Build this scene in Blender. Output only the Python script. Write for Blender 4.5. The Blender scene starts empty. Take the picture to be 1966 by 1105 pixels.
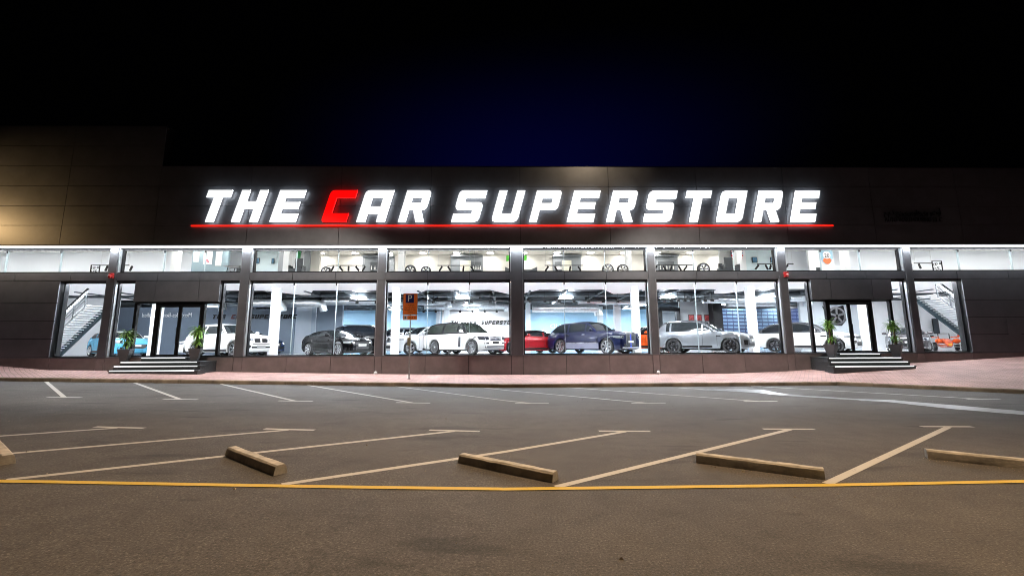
import bpy, bmesh, math, random
import numpy as np
from mathutils import Vector, Matrix
from mathutils.bvhtree import BVHTree
random.seed(7)
R = math.radians
S = bpy.context.scene
COL = S.collection
# ------------------------------------------------------------------ camera
FPX, PITCH, YAW, ROLL, CAMH = 770.0, .1376017, .01697076, -.00527971, 1.65
def cam_axes():
    cy, sy, cp, sp = math.cos(YAW), math.sin(YAW), math.cos(PITCH), math.sin(PITCH)
    f = Vector((sy*cp, cy*cp, sp)); rt = Vector((cy, -sy, 0)); up = rt.cross(f)
    cr, sr = math.cos(ROLL), math.sin(ROLL)
    return cr*rt+sr*up, -sr*rt+cr*up, f
RT, UP, FW = cam_axes()
cam_d = bpy.data.cameras.new('camera'); cam = bpy.data.objects.new('camera', cam_d); COL.objects.link(cam)
cam_d.sensor_width = 36; cam_d.lens = FPX/1966*36; cam_d.clip_end = 2000; cam_d.clip_start = .05
m = Matrix((RT, UP, -FW)).transposed().to_4x4(); m.translation = Vector((0, 0, CAMH)); cam.matrix_world = m
S.camera = cam
def W(px, py, Y):
    """survey point: (x, z) of a photo measurement on the vertical plane at distance Y"""
    d = RT*((px-983)/FPX) - UP*((py-552.5)/FPX) + FW
    t = Y/d.y
    return d.x*t, d.z*t+CAMH
def WX(px, Y): return W(px, 600, Y)[0]
# ------------------------------------------------------------------ object helpers
def link(o, parent=None):
    COL.objects.link(o)
    if parent is not None: o.parent = parent
    return o
def tag(o, label=None, cat=None, group=None, kind=None):
    if label: o['label'] = label
    if cat: o['category'] = cat
    if group: o['group'] = group
    if kind: o['kind'] = kind
    return o
def thing(name, label, cat, loc=(0, 0, 0), rz=0, group=None):
    o = bpy.data.objects.new(name, None); link(o); o.location = loc; o.rotation_euler = (0, 0, rz)
    o.empty_display_size = .2
    return tag(o, label, cat, group)
def copy_tree(o, parent=None):
    c = o.copy(); COL.objects.link(c); c.parent = parent
    for ch in list(o.children): copy_tree(ch, c)
    return c
class MB:
    def __init__(s): s.v = []; s.f = []
    def add(s, vs, fs):
        b = len(s.v); s.v += [tuple(v) for v in vs]; s.f += [tuple(i+b for i in f) for f in fs]; return s
    def box(s, x0, x1, y0, y1, z0, z1, rz=0, c=None, rx=0, ry=0):
        vs = [Vector((x, y, z)) for x in (x0, x1) for y in (y0, y1) for z in (z0, z1)]
        if rz or rx or ry:
            c = Vector(c) if c else Vector(((x0+x1)/2, (y0+y1)/2, (z0+z1)/2))
            M = Matrix.Rotation(rz, 3, 'Z') @ Matrix.Rotation(ry, 3, 'Y') @ Matrix.Rotation(rx, 3, 'X')
            vs = [M @ (v-c)+c for v in vs]
        return s.add(vs, [(0, 1, 3, 2), (4, 6, 7, 5), (0, 4, 5, 1), (2, 3, 7, 6), (0, 2, 6, 4), (1, 5, 7, 3)])
    def bar(s, p, q, r, n=8, r2=None, cap=True):
        p, q = Vector(p), Vector(q); d = (q-p).normalized(); r2 = r if r2 is None else r2
        a = d.orthogonal().normalized(); b = d.cross(a)
        vs = [p+(a*math.cos(t)+b*math.sin(t))*r for t in [2*math.pi*i/n for i in range(n)]]
        vs += [q+(a*math.cos(t)+b*math.sin(t))*r2 for t in [2*math.pi*i/n for i in range(n)]]
        fs = [(i, (i+1) % n, n+(i+1) % n, n+i) for i in range(n)]
        if cap: fs += [tuple(range(n-1, -1, -1)), tuple(range(n, 2*n))]
        return s.add(vs, fs)
    def sbar(s, p, q, w, h):
        """square-section bar, w across (horizontal), h up"""
        p, q = Vector(p), Vector(q); d = (q-p).normalized()
        a = d.cross(Vector((0, 0, 1)))
        a = a.normalized() if a.length > 1e-4 else Vector((1, 0, 0))
        b = a.cross(d).normalized()
        vs = [e+a*i*w/2+b*j*h/2 for e in (p, q) for i, j in ((-1, -1), (1, -1), (1, 1), (-1, 1))]
        return s.add(vs, [(3, 2, 1, 0), (4, 5, 6, 7), (0, 1, 5, 4), (1, 2, 6, 5), (2, 3, 7, 6), (3, 0, 4, 7)])
    def tube(s, pts, r, n=8):
        pts = [Vector(p) for p in pts]; k = len(pts); vs = []
        for i, p in enumerate(pts):
            d = (pts[min(i+1, k-1)]-pts[max(i-1, 0)]).normalized()
            u = Vector((0, 0, 1)) if abs(d.z) < .9 else Vector((1, 0, 0))
            a = d.cross(u).normalized(); b = a.cross(d)
            rr = r[i] if isinstance(r, (list, tuple)) else r
            vs += [p+(a*math.cos(2*math.pi*j/n)+b*math.sin(2*math.pi*j/n))*rr for j in range(n)]
        fs = [(i*n+j, i*n+(j+1) % n, (i+1)*n+(j+1) % n, (i+1)*n+j) for i in range(k-1) for j in range(n)]
        fs += [tuple(range(n)), tuple(range(k*n-1, (k-1)*n-1, -1))]
        return s.add(vs, fs)
    def lathe(s, prof, n=24, axis='Z', c=(0, 0, 0), close=False):
        vs = []; k = len(prof); c = Vector(c)
        for i in range(n):
            t = 2*math.pi*i/n; ct, st = math.cos(t), math.sin(t)
            for r, h in prof:
                vs.append(c+(Vector((r*ct, r*st, h)) if axis == 'Z' else Vector((r*ct, h, r*st))))
        fs = [(i*k+j, ((i+1) % n)*k+j, ((i+1) % n)*k+(j+1) % k, i*k+(j+1) % k) for i in range(n) for j in range(k if close else k-1)]
        return s.add(vs, fs)
    def prism(s, poly, a, b, plane='XZ'):
        """extrude a 2-D outline between a and b along the third axis"""
        n = len(poly)
        def mk(p, h):
            return (p[0], h, p[1]) if plane == 'XZ' else (p[0], p[1], h) if plane == 'XY' else (h, p[0], p[1])
        vs = [mk(p, a) for p in poly]+[mk(p, b) for p in poly]
        return s.add(vs, [tuple(range(n-1, -1, -1)), tuple(range(n, 2*n))]+[(i, (i+1) % n, n+(i+1) % n, n+i) for i in range(n)])
    def mesh(s, name, mat=None, sharp=None, fix=True):
        me = bpy.data.meshes.new(name); me.from_pydata(s.v, [], s.f); me.update()
        if fix:
            bm = bmesh.new(); bm.from_mesh(me); bmesh.ops.recalc_face_normals(bm, faces=bm.faces); bm.to_mesh(me); bm.free()
        if sharp is not None:
            me.polygons.foreach_set('use_smooth', [True]*len(me.polygons)); me.set_sharp_from_angle(angle=R(sharp))
        if mat: me.materials.append(mat)
        return me
    def build(s, name, mat, parent=None, sharp=None, bevel=None, fix=True):
        o = bpy.data.objects.new(name, s.mesh(name, mat, sharp, fix)); link(o, parent)
        if bevel:
            b = o.modifiers.new('bevel', 'BEVEL'); b.width = bevel; b.segments = 2; b.limit_method = 'ANGLE'
        return o
# ------------------------------------------------------------------ materials
MATS = {}
def mat(name, col, rough=.5, metal=0, emit=0, ecol=None, noise=0, nscale=4, spec=.5, coat=0, bump=0, bscale=60, trans=0, alpha=1, stretch=None):
    if name in MATS: return MATS[name]
    M = bpy.data.materials.new(name); M.use_nodes = True; nt = M.node_tree; b = nt.nodes['Principled BSDF']
    b.inputs['Base Color'].default_value = (*col, 1); b.inputs['Roughness'].default_value = rough
    b.inputs['Metallic'].default_value = metal; b.inputs['Specular IOR Level'].default_value = spec
    b.inputs['Coat Weight'].default_value = coat; b.inputs['Coat Roughness'].default_value = .03
    b.inputs['Transmission Weight'].default_value = trans
    if emit:
        b.inputs['Emission Color'].default_value = (*(ecol or col), 1); b.inputs['Emission Strength'].default_value = emit
    if noise or bump:
        tc = nt.nodes.new('ShaderNodeTexCoord'); mp = nt.nodes.new('ShaderNodeMapping')
        nt.links.new(tc.outputs['Object'], mp.inputs[0])
        if stretch: mp.inputs['Scale'].default_value = stretch
    if noise:
        n = nt.nodes.new('ShaderNodeTexNoise'); n.inputs['Scale'].default_value = nscale; n.inputs['Detail'].default_value = 6
        n.inputs['Roughness'].default_value = .62; nt.links.new(mp.outputs[0], n.inputs['Vector'])
        r = nt.nodes.new('ShaderNodeMapRange'); r.inputs['From Min'].default_value = .3; r.inputs['From Max'].default_value = .7
        r.inputs['To Min'].default_value = 1-noise; r.inputs['To Max'].default_value = 1+noise
        nt.links.new(n.outputs['Fac'], r.inputs['Value'])
        x = nt.nodes.new('ShaderNodeVectorMath'); x.operation = 'SCALE'; x.inputs[0].default_value = col
        nt.links.new(r.outputs[0], x.inputs['Scale']); nt.links.new(x.outputs[0], b.inputs['Base Color'])
        r2 = nt.nodes.new('ShaderNodeMapRange'); r2.inputs['To Min'].default_value = max(0, rough-noise*.25); r2.inputs['To Max'].default_value = min(1, rough+noise*.25)
        nt.links.new(n.outputs['Fac'], r2.inputs['Value']); nt.links.new(r2.outputs[0], b.inputs['Roughness'])
    if bump:
        n = nt.nodes.new('ShaderNodeTexNoise'); n.inputs['Scale'].default_value = bscale; n.inputs['Detail'].default_value = 4
        nt.links.new(mp.outputs[0], n.inputs['Vector'])
        bp = nt.nodes.new('ShaderNodeBump'); bp.inputs['Strength'].default_value = bump; bp.inputs['Distance'].default_value = .01
        nt.links.new(n.outputs['Fac'], bp.inputs['Height']); nt.links.new(bp.outputs[0], b.inputs['Normal'])
    MATS[name] = M
    return M
def glass_mat(name, tint, gloss):
    M = bpy.data.materials.new(name); M.use_nodes = True; nt = M.node_tree; nt.nodes.clear()
    o = nt.nodes.new('ShaderNodeOutputMaterial'); mx = nt.nodes.new('ShaderNodeMixShader'); t = nt.nodes.new('ShaderNodeBsdfTransparent')
    g = nt.nodes.new('ShaderNodeBsdfGlossy'); g.inputs['Roughness'].default_value = 0; t.inputs['Color'].default_value = (*tint, 1)
    fr = nt.nodes.new('ShaderNodeFresnel'); fr.inputs['IOR'].default_value = gloss
    sc_ = nt.nodes.new('ShaderNodeMath'); sc_.operation = 'MULTIPLY'; sc_.inputs[1].default_value = .6; nt.links.new(fr.outputs[0], sc_.inputs[0])
    nt.links.new(sc_.outputs[0], mx.inputs[0]); nt.links.new(t.outputs[0], mx.inputs[1]); nt.links.new(g.outputs[0], mx.inputs[2]); nt.links.new(mx.outputs[0], o.inputs[0])
    MATS[name] = M
    return M
CLAD = mat('bronze_cladding', (.155, .16, .175), .42, .35, noise=.14, nscale=1.3, bump=.04, bscale=7)
CLADP = mat('bronze_plinth', (.225, .195, .192), .45, .15, noise=.18, nscale=1.6, bump=.04, bscale=7)
JOINT = mat('dark_joint', (.006, .006, .007), .8)
FRAME = mat('black_frame', (.012, .012, .014), .35, .3)
GREYF = mat('grey_aluminium', (.20, .215, .235), .35, .7, noise=.1, nscale=5)
STEEL = mat('steel', (.55, .56, .58), .28, .9, noise=.08, nscale=10)
GLASS = glass_mat('shop_glass', (.98, .99, .99), 1.2)
CGLASS = mat('tinted_car_glass', (.024, .03, .026), .05, 0, spec=.35)
DGLASS = mat('dark_car_glass', (.006, .008, .011), .05, 0, spec=.3)
MGLASS = mat('grey_car_glass', (.012, .016, .018), .05, 0, spec=.32)
WHITEW = mat('white_wall', (.80, .82, .84), .6, noise=.03, nscale=.6)
CREAM = mat('cream_wall', (.74, .72, .67), .6, noise=.03, nscale=.6)
GREYW = mat('grey_blue_wall', (.155, .20, .26), .55, noise=.05, nscale=.7)
BLUEW = mat('pale_blue_wall', (.36, .60, .80), .55, noise=.05, nscale=.5)
FLOORM = mat('white_floor', (.72, .74, .76), .12, noise=.06, nscale=1.5, coat=.3)
DARKC = mat('dark_ceiling', (.012, .015, .02), .7, noise=.3, nscale=3)
DUCT = mat('galvanised_duct', (.62, .66, .70), .32, .8, noise=.15, nscale=6, bump=.3, bscale=14)
BLACK = mat('black_plastic', (.006, .006, .007), .45, spec=.3)
RUBBER = mat('tyre_rubber', (.018, .018, .019), .75, noise=.2, nscale=30)
CHROME = mat('chrome', (.82, .83, .85), .08, 1)
ALLOY = mat('alloy', (.62, .63, .65), .22, .9)
LAMP = mat('headlamp', (.55, .58, .62), .1, .5, coat=1)
REDL = mat('tail_lamp', (.22, .010, .012), .12, coat=1)
PLATE = mat('number_plate', (.72, .72, .70), .4)
LEDW = mat('led_white', (1, 1, 1), emit=9, ecol=(.93, .97, 1))
SIGNW = mat('sign_letter_white', (1, 1, 1), emit=.58, ecol=(.97, .985, 1)); SIDEW = mat('sign_side_white', (.8, .8, .8), emit=4.2, ecol=(.84, .92, 1))
SIGNR = mat('sign_letter_red', (.8, .01, .01), emit=.52, ecol=(1, .002, .002)); SIDER = mat('sign_side_red', (.6, .01, .01), emit=4.2, ecol=(1, .004, .004))
NEON = mat('neon_red', (.8, .02, .01), emit=.62, ecol=(1, .012, .004))
GRANITE = mat('dark_granite', (.045, .05, .053), .3, noise=.4, nscale=30)
CONC = mat('painted_concrete', (.43, .405, .36), .8, noise=.38, nscale=6, bump=.5, bscale=45)
POTM = mat('planter_grey', (.07, .074, .08), .35, noise=.1, nscale=4)

def asphalt():
    M = bpy.data.materials.new('asphalt'); M.use_nodes = True; nt = M.node_tree; b = nt.nodes['Principled BSDF']; L = nt.links.new
    tc = nt.nodes.new('ShaderNodeTexCoord')
    def noise(scale, detail=5, rough=.6, stretch=None):
        n = nt.nodes.new('ShaderNodeTexNoise'); n.inputs['Scale'].default_value = scale; n.inputs['Detail'].default_value = detail; n.inputs['Roughness'].default_value = rough
        if stretch:
            mp = nt.nodes.new('ShaderNodeMapping'); mp.inputs['Scale'].default_value = stretch; L(tc.outputs['Object'], mp.inputs[0]); L(mp.outputs[0], n.inputs['Vector'])
        else: L(tc.outputs['Object'], n.inputs['Vector'])
        return n
    def ramp(src, stops):
        r = nt.nodes.new('ShaderNodeValToRGB'); e = r.color_ramp.elements
        e[0].position, e[0].color = stops[0][0], (*stops[0][1], 1); e[1].position, e[1].color = stops[-1][0], (*stops[-1][1], 1)
        for p, c in stops[1:-1]: k = e.new(p); k.color = (*c, 1)
        L(src, r.inputs[0]); return r
    def mul(a, c, fac=1):
        x = nt.nodes.new('ShaderNodeMix'); x.data_type = 'RGBA'; x.blend_type = 'MULTIPLY'; x.inputs[0].default_value = fac
        L(a, x.inputs[6]); L(c, x.inputs[7]); return x.outputs[2]
    g = lambda v: (v, v, v)
    big = ramp(noise(.35, 6, .55, (1, 2.2, 1)).outputs['Fac'], [(.3, (.060, .054, .050)), (.5, (.078, .071, .066)), (.72, (.096, .088, .081))])
    mid = ramp(noise(3.2, 7, .65).outputs['Fac'], [(.32, g(.8)), (.5, g(1)), (.7, g(1.15))])
    fine = ramp(noise(48, 4, .8).outputs['Fac'], [(.36, g(.42)), (.48, g(.9)), (.57, g(1.12)), (.67, g(2.5))])
    stain = ramp(noise(.8, 4, .5, (.7, 3, 1)).outputs['Fac'], [(.31, g(.55)), (.40, g(1)), (1, g(1))])
    c = mul(mul(mul(big.outputs[0], mid.outputs[0]), fine.outputs[0]), stain.outputs[0])
    v = nt.nodes.new('ShaderNodeTexVoronoi'); v.inputs['Scale'].default_value = 38; L(tc.outputs['Object'], v.inputs['Vector'])
    sp = ramp(v.outputs['Distance'], [(.0, g(2.3)), (.10, g(1.5)), (.13, g(1)), (1, g(1))])
    wn = noise(9, 2); wr = ramp(wn.outputs['Fac'], [(.55, g(0)), (.62, g(1))])
    x = nt.nodes.new('ShaderNodeMix'); x.data_type = 'RGBA'; x.blend_type = 'MULTIPLY'; L(wr.outputs[0], x.inputs[0]); L(c, x.inputs[6]); L(sp.outputs[0], x.inputs[7])
    L(x.outputs[2], b.inputs['Base Color'])
    b.inputs['Roughness'].default_value = .72; b.inputs['Specular IOR Level'].default_value = .4
    bp = nt.nodes.new('ShaderNodeBump'); bp.inputs['Strength'].default_value = .55; bp.inputs['Distance'].default_value = .006
    L(noise(110, 4, .7).outputs['Fac'], bp.inputs['Height']); L(bp.outputs[0], b.inputs['Normal'])
    return M
ASPH = asphalt()
def worn_paint(name, col, wear=.5):
    M = bpy.data.materials.new(name); M.use_nodes = True; nt = M.node_tree; b = nt.nodes['Principled BSDF']; L = nt.links.new
    tc = nt.nodes.new('ShaderNodeTexCoord'); n = nt.nodes.new('ShaderNodeTexNoise'); n.inputs['Scale'].default_value = 14; n.inputs['Detail'].default_value = 8; n.inputs['Roughness'].default_value = .75
    L(tc.outputs['Object'], n.inputs['Vector'])
    r = nt.nodes.new('ShaderNodeValToRGB'); r.color_ramp.elements[0].position = .30; r.color_ramp.elements[0].color = (.10, .095, .085, 1)
    r.color_ramp.elements[1].position = .30+.16*wear+.04; r.color_ramp.elements[1].color = (*col, 1)
    L(n.outputs['Fac'], r.inputs[0]); L(r.outputs[0], b.inputs['Base Color']); b.inputs['Roughness'].default_value = .65
    return M
WPAINT = worn_paint('white_road_paint', (.50, .49, .46)); YPAINT = worn_paint('yellow_road_paint', (.60, .43, .045), .3)
def paver():
    M = bpy.data.materials.new('pink_pavers'); M.use_nodes = True; nt = M.node_tree; b = nt.nodes['Principled BSDF']; L = nt.links.new
    tc = nt.nodes.new('ShaderNodeTexCoord'); mp = nt.nodes.new('ShaderNodeMapping'); mp.inputs['Rotation'].default_value = (0, 0, R(38)); L(tc.outputs['Object'], mp.inputs[0])
    br = nt.nodes.new('ShaderNodeTexBrick'); br.inputs['Scale'].default_value = 1; br.inputs['Brick Width'].default_value = .3; br.inputs['Row Height'].default_value = .15
    br.inputs['Mortar Size'].default_value = .009; br.inputs['Mortar Smooth'].default_value = .2; br.inputs['Bias'].default_value = -.1
    br.inputs['Color1'].default_value = (.52, .31, .28, 1); br.inputs['Color2'].default_value = (.43, .25, .23, 1); br.inputs['Mortar'].default_value = (.17, .12, .10, 1)
    L(mp.outputs[0], br.inputs['Vector'])
    n = nt.nodes.new('ShaderNodeTexNoise'); n.inputs['Scale'].default_value = 1.1; n.inputs['Detail'].default_value = 6; L(tc.outputs['Object'], n.inputs['Vector'])
    r = nt.nodes.new('ShaderNodeMapRange'); r.inputs['From Min'].default_value = .3; r.inputs['From Max'].default_value = .7; r.inputs['To Min'].default_value = .82; r.inputs['To Max'].default_value = 1.15; L(n.outputs['Fac'], r.inputs['Value'])
    x = nt.nodes.new('ShaderNodeVectorMath'); x.operation = 'SCALE'; L(br.outputs['Color'], x.inputs[0]); L(r.outputs[0], x.inputs['Scale']); L(x.outputs[0], b.inputs['Base Color'])
    b.inputs['Roughness'].default_value = .7
    bp = nt.nodes.new('ShaderNodeBump'); bp.inputs['Strength'].default_value = .5; bp.inputs['Distance'].default_value = .006; bp.invert = True; L(br.outputs['Fac'], bp.inputs['Height']); L(bp.outputs[0], b.inputs['Normal'])
    return M
PAVER = paver()
def slat_mat():
    return mat('shutter_slat', (.02, .03, .075), .3, .3)  # plain dark blue slats, no emission
UPGLASS = glass_mat('upper_glass', (.98, .99, .99), 1.0001)
# ------------------------------------------------------------------ ground levels
def gz(x):
    x = max(-34, min(34, x))
    return -.02*x if x < 0 else 0.0
BASE = [(-60, 1.0), (-26, .84), (-24.3, .72), (-22, .50), (-19.5, .47), (-13, .36), (-6.2, .22), (0, .15), (11, .14), (14.1, .24), (15.8, .36), (20.6, .62), (23.2, .74), (26, .88), (34, 1.1), (60, 1.1)]
def wz(x):      # pavement height along the wall
    return float(np.interp(x, [p[0] for p in BASE], [p[1] for p in BASE]))
KERB = [(-70, 15.55), (12.7, 15.55), (13.6, 14.95), (20, 9.7), (34, -1.8), (46, -11.6)]
def ky(x): return float(np.interp(x, [p[0] for p in KERB], [p[1] for p in KERB]))
def pz(x, y):   # pavement surface
    k = ky(x); t = max(0, min(1, (y-k)/(20.3-k)))
    return (gz(x)+.125)*(1-t)+wz(x)*t
# ------------------------------------------------------------------ setting: ground
g = MB()
xs = [-160, -80, -34]+[x for x in range(-30, 31, 2)]+[34, 80, 160]; ys = [-120, -30]+list(range(-8, 18, 1))+[20.4]
g.add([(x, y, gz(x)) for x in xs for y in ys], [(i*len(ys)+j, (i+1)*len(ys)+j, (i+1)*len(ys)+j+1, i*len(ys)+j+1) for i in range(len(xs)-1) for j in range(len(ys)-1)])
tag(g.build('parking_lot', ASPH), 'dark asphalt parking lot with specks and worn painted bays', 'ground', kind='structure')
far = MB(); far.add([(x, y, -.5) for x in (-900, 900) for y in (-900, 1200)], [(0, 2, 3, 1)])
tag(far.build('ground', mat('dark_sand', (.10, .08, .06), .9, noise=.3, nscale=.05)), 'dark sandy ground around the lot', 'ground', kind='structure')
p = MB(); xs = list(np.arange(-70, 12, 1.0))+list(np.arange(12, 46.1, .5)); NT = 12
for x in xs:
    for j in range(NT+1):
        y = ky(x)+.15+(20.3-ky(x)-.15)*j/NT; p.v.append((x, y, pz(x, y)))
for i in range(len(xs)-1):
    for j in range(NT): a = i*(NT+1)+j; p.f.append((a, a+NT+1, a+NT+2, a+1))
tag(p.build('pavement', PAVER, sharp=60), 'pink paved pavement along the showroom front', 'pavement', kind='structure')
# kerb: individual stones 1 m long along the edge, each a hair different
kb = MB(); pts = []
P0 = [Vector((x, y)) for x, y in KERB]
for a, b in zip(P0, P0[1:]):
    n = max(1, round((b-a).length)); pts += [a+(b-a)*i/n for i in range(n)]
pts.append(P0[-1])
for a, b in zip(pts, pts[1:]):
    d = (b-a).normalized(); nrm = Vector((-d.y, d.x)); e = .006
    a2, b2 = a+d*e, b-d*e; j = random.uniform(-.004, .004)
    vs = []
    for q in (a2, b2):
        zt = gz(q.x)+.128+j
        for o, z in ((0, gz(q.x)-.2), (.006, zt-.03), (.03, zt), (.16, zt+.002), (.16, gz(q.x)-.2)): w = q+nrm*o; vs.append((w.x, w.y, z))
    kb.add(vs, [(0, 1, 6, 5), (1, 2, 7, 6), (2, 3, 8, 7), (3, 4, 9, 8), (4, 3, 2, 1, 0), (5, 6, 7, 8, 9)])
KERBM = mat('kerb_stone', (.28, .215, .15), .8, noise=.55, nscale=1.7, bump=.5, bscale=40)
tag(kb.build('kerb', KERBM), 'stained stone kerb between asphalt and pavement', 'kerb', kind='structure')
def strip(name, pts, w, mt, label, lift=.004, group='white bay markings'):
    """painted line following the ground"""
    s = MB()
    for k, (a, b) in enumerate(pts):
        a, b = Vector(a), Vector(b); n = max(2, int((b-a).length/.12)); d = (b-a).normalized(); nr = Vector((-d.y, d.x))*w/2
        base = len(s.v)
        for i in range(n+1):
            q = a+(b-a)*i/n
            for sg in (-1, 1): u = q+nr*sg; s.v.append((u.x, u.y, gz(u.x)+lift+k*.002))
        s.f += [(base+2*i, base+2*i+2, base+2*i+3, base+2*i+1) for i in range(n)]
    return tag(s.build(name, mt, fix=False), label, 'road marking', group, 'structure')
yp = [(-14, 5.0), (-5.3, 4.95), (-3.6, 4.91), (-2.0, 4.88), (0, 4.86), (3.83, 4.87), (6.14, 4.92), (14, 5.2)]
ye = MB()
for x in np.arange(-14, 14.01, .25):
    y = float(np.interp(x, [q[0] for q in yp], [q[1] for q in yp])); z = gz(x)+.0065
    ye.v += [(x, y-.045, z), (x, y+.045, z)]
ye.f = [(2*i, 2*i+2, 2*i+3, 2*i+1) for i in range(len(ye.v)//2-1)]
tag(ye.build('yellow_line', YPAINT, fix=False), 'long yellow painted line across the front of the lot', 'road marking', kind='structure')
nd = ['first', 'second', 'third', 'fourth', 'fifth', 'sixth', 'seventh', 'eighth', 'ninth', 'tenth', 'eleventh', 'twelfth']
for i, (x, y) in enumerate([(-13.4, 7.9), (-10.25, 7.87), (-7.15, 7.84), (-4.02, 7.84), (-.95, 7.9), (2.26, 7.82), (5.43, 7.87), (8.62, 7.97), (11.8, 8.05)]):
    yl = float(np.interp(x-4.85, [q[0] for q in yp], [q[1] for q in yp]))+.05
    dx = 4.85
    strip('bay_marking', [((x-dx, yl), (x-.02, y-.02)), ((x-.5, y+.04), (x+.46, y-.02))], .10, WPAINT, 'cream T shaped bay line by the wheel stops, %s counted from the left' % nd[i], group='near bay markings')
for i, (x, y) in enumerate([(-15.6, 11.9), (-12.2, 11.6), (-8.95, 11.5), (-5.78, 11.45), (-2.55, 11.4), (.72, 11.48), (3.94, 11.37), (7.18, 11.53), (10.48, 11.5), (13.71, 11.64)]):
    xe, yE = x-4.85, 15.5
    if i == 8: xe, yE = 6.4, 15.1
    if i == 9: xe, yE = 9.35, 15.5
    strip('bay_marking', [((xe, yE), (x, y)), ((x-.46, y), (x+.48, y-.02))], .10, WPAINT, 'white T shaped bay line running to the kerb, %s counted from the left' % nd[i], group='far bay markings')
# wet trail across the lot at the right
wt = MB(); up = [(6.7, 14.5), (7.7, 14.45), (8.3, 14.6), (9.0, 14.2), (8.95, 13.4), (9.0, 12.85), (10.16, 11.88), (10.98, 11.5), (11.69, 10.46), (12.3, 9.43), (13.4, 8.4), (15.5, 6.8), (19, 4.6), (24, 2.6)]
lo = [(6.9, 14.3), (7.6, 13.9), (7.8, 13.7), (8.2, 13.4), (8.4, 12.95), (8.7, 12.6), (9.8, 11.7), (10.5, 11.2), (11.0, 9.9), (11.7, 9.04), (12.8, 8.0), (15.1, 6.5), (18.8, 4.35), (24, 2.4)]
def dens(l):
    o = []
    for a, b in zip(l, l[1:]):
        for i in range(8): t = i/8; o.append((a[0]+(b[0]-a[0])*t, a[1]+(b[1]-a[1])*t))
    return o+[l[-1]]
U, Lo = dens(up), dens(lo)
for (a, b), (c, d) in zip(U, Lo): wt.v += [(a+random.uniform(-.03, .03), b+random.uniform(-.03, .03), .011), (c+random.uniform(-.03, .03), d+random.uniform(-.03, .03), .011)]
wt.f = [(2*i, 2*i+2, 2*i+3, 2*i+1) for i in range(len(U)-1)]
tag(wt.build('water', mat('shallow_water', (.26, .28, .30), .3, spec=.8, noise=.2, nscale=6), fix=False), 'thin stream of water running over the asphalt from the kerb', 'water', kind='structure')  # pale base colour holds the sheen the water would reflect
# wheel stops
def stop_proto(L, dark_end=False):
    s = MB(); h, wb, wt_ = .118, .17, .11; n = 14
    prof = [(-wb/2, -.03), (-wb/2+.006, .03), (-wt_/2-.008, h-.02), (-wt_/2+.012, h), (wt_/2-.012, h), (wt_/2+.008, h-.02), (wb/2-.006, .03), (wb/2, -.03)]
    for i in range(n+1):
        x = -L/2+L*i/n
        for y, z in prof:
            j = .0035*(0 if i in (0, n) else 1)
            s.v.append((x+random.uniform(-j, j), y+random.uniform(-j, j), z+random.uniform(-j, j)*(z > .05)))
    k = len(prof)
    s.f += [(i*k+j, (i+1)*k+j, (i+1)*k+j+1, i*k+j+1) for i in range(n) for j in range(k-1)]
    s.f += [tuple(range(k-1, -1, -1)), tuple(range(n*k, n*k+k))]
    return s
stops = [((-7.72, 6.42), (-6.49, 5.58), 'cream concrete wheel stop cut by the left picture edge'),
         ((-3.97, 6.14), (-2.80, 5.30), 'cream concrete wheel stop left of centre with a broad pale end face'),
         ((-.62, 5.93), (.60, 5.12), 'cream concrete wheel stop in the middle of the front row'),
         ((2.68, 5.86), (3.90, 5.12), 'cream concrete wheel stop right of centre with debris along its foot'),
         ((6.05, 5.95), (7.25, 5.1), 'chipped cream concrete wheel stop cut by the right picture edge')]
for i, (a, b, lab) in enumerate(stops):
    a, b = Vector(a), Vector(b); L = (b-a).length; c = (a+b)/2
    o = stop_proto(L).build('wheel_stop', CONC, sharp=18); o.location = (c.x, c.y, gz(c.x)); o.rotation_euler = (0, math.atan((gz(a.x)-gz(b.x))/L), math.atan2((b-a).y, (b-a).x))
    tag(o, lab, 'wheel stop', 'concrete wheel stops in the parking bays')
db = MB()
for i in range(420):
    if i < 140:
        a, b, _ = stops[random.choice([2, 3, 3, 4, 4, 4])]; t = random.random(); x = a[0]+(b[0]-a[0])*t+random.gauss(-.1, .09); y = a[1]+(b[1]-a[1])*t-abs(random.gauss(.08, .07))
    else: x, y = random.uniform(-12, 12), random.uniform(3, 14)
    s = random.uniform(.004, .012)*(2.2 if random.random() < .06 else 1); z = gz(x)
    db.add([(x-s, y, z), (x+s*.8, y-s*.7, z), (x+s*.4, y+s, z), (x, y+.1*s, z+s*.9)], [(0, 1, 3), (1, 2, 3), (2, 0, 3)])
tag(db.build('gravel', mat('grit', (.30, .26, .20), .9, noise=.5, nscale=3)), 'loose grit and crumbs scattered on the asphalt', 'gravel', kind='stuff')
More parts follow.
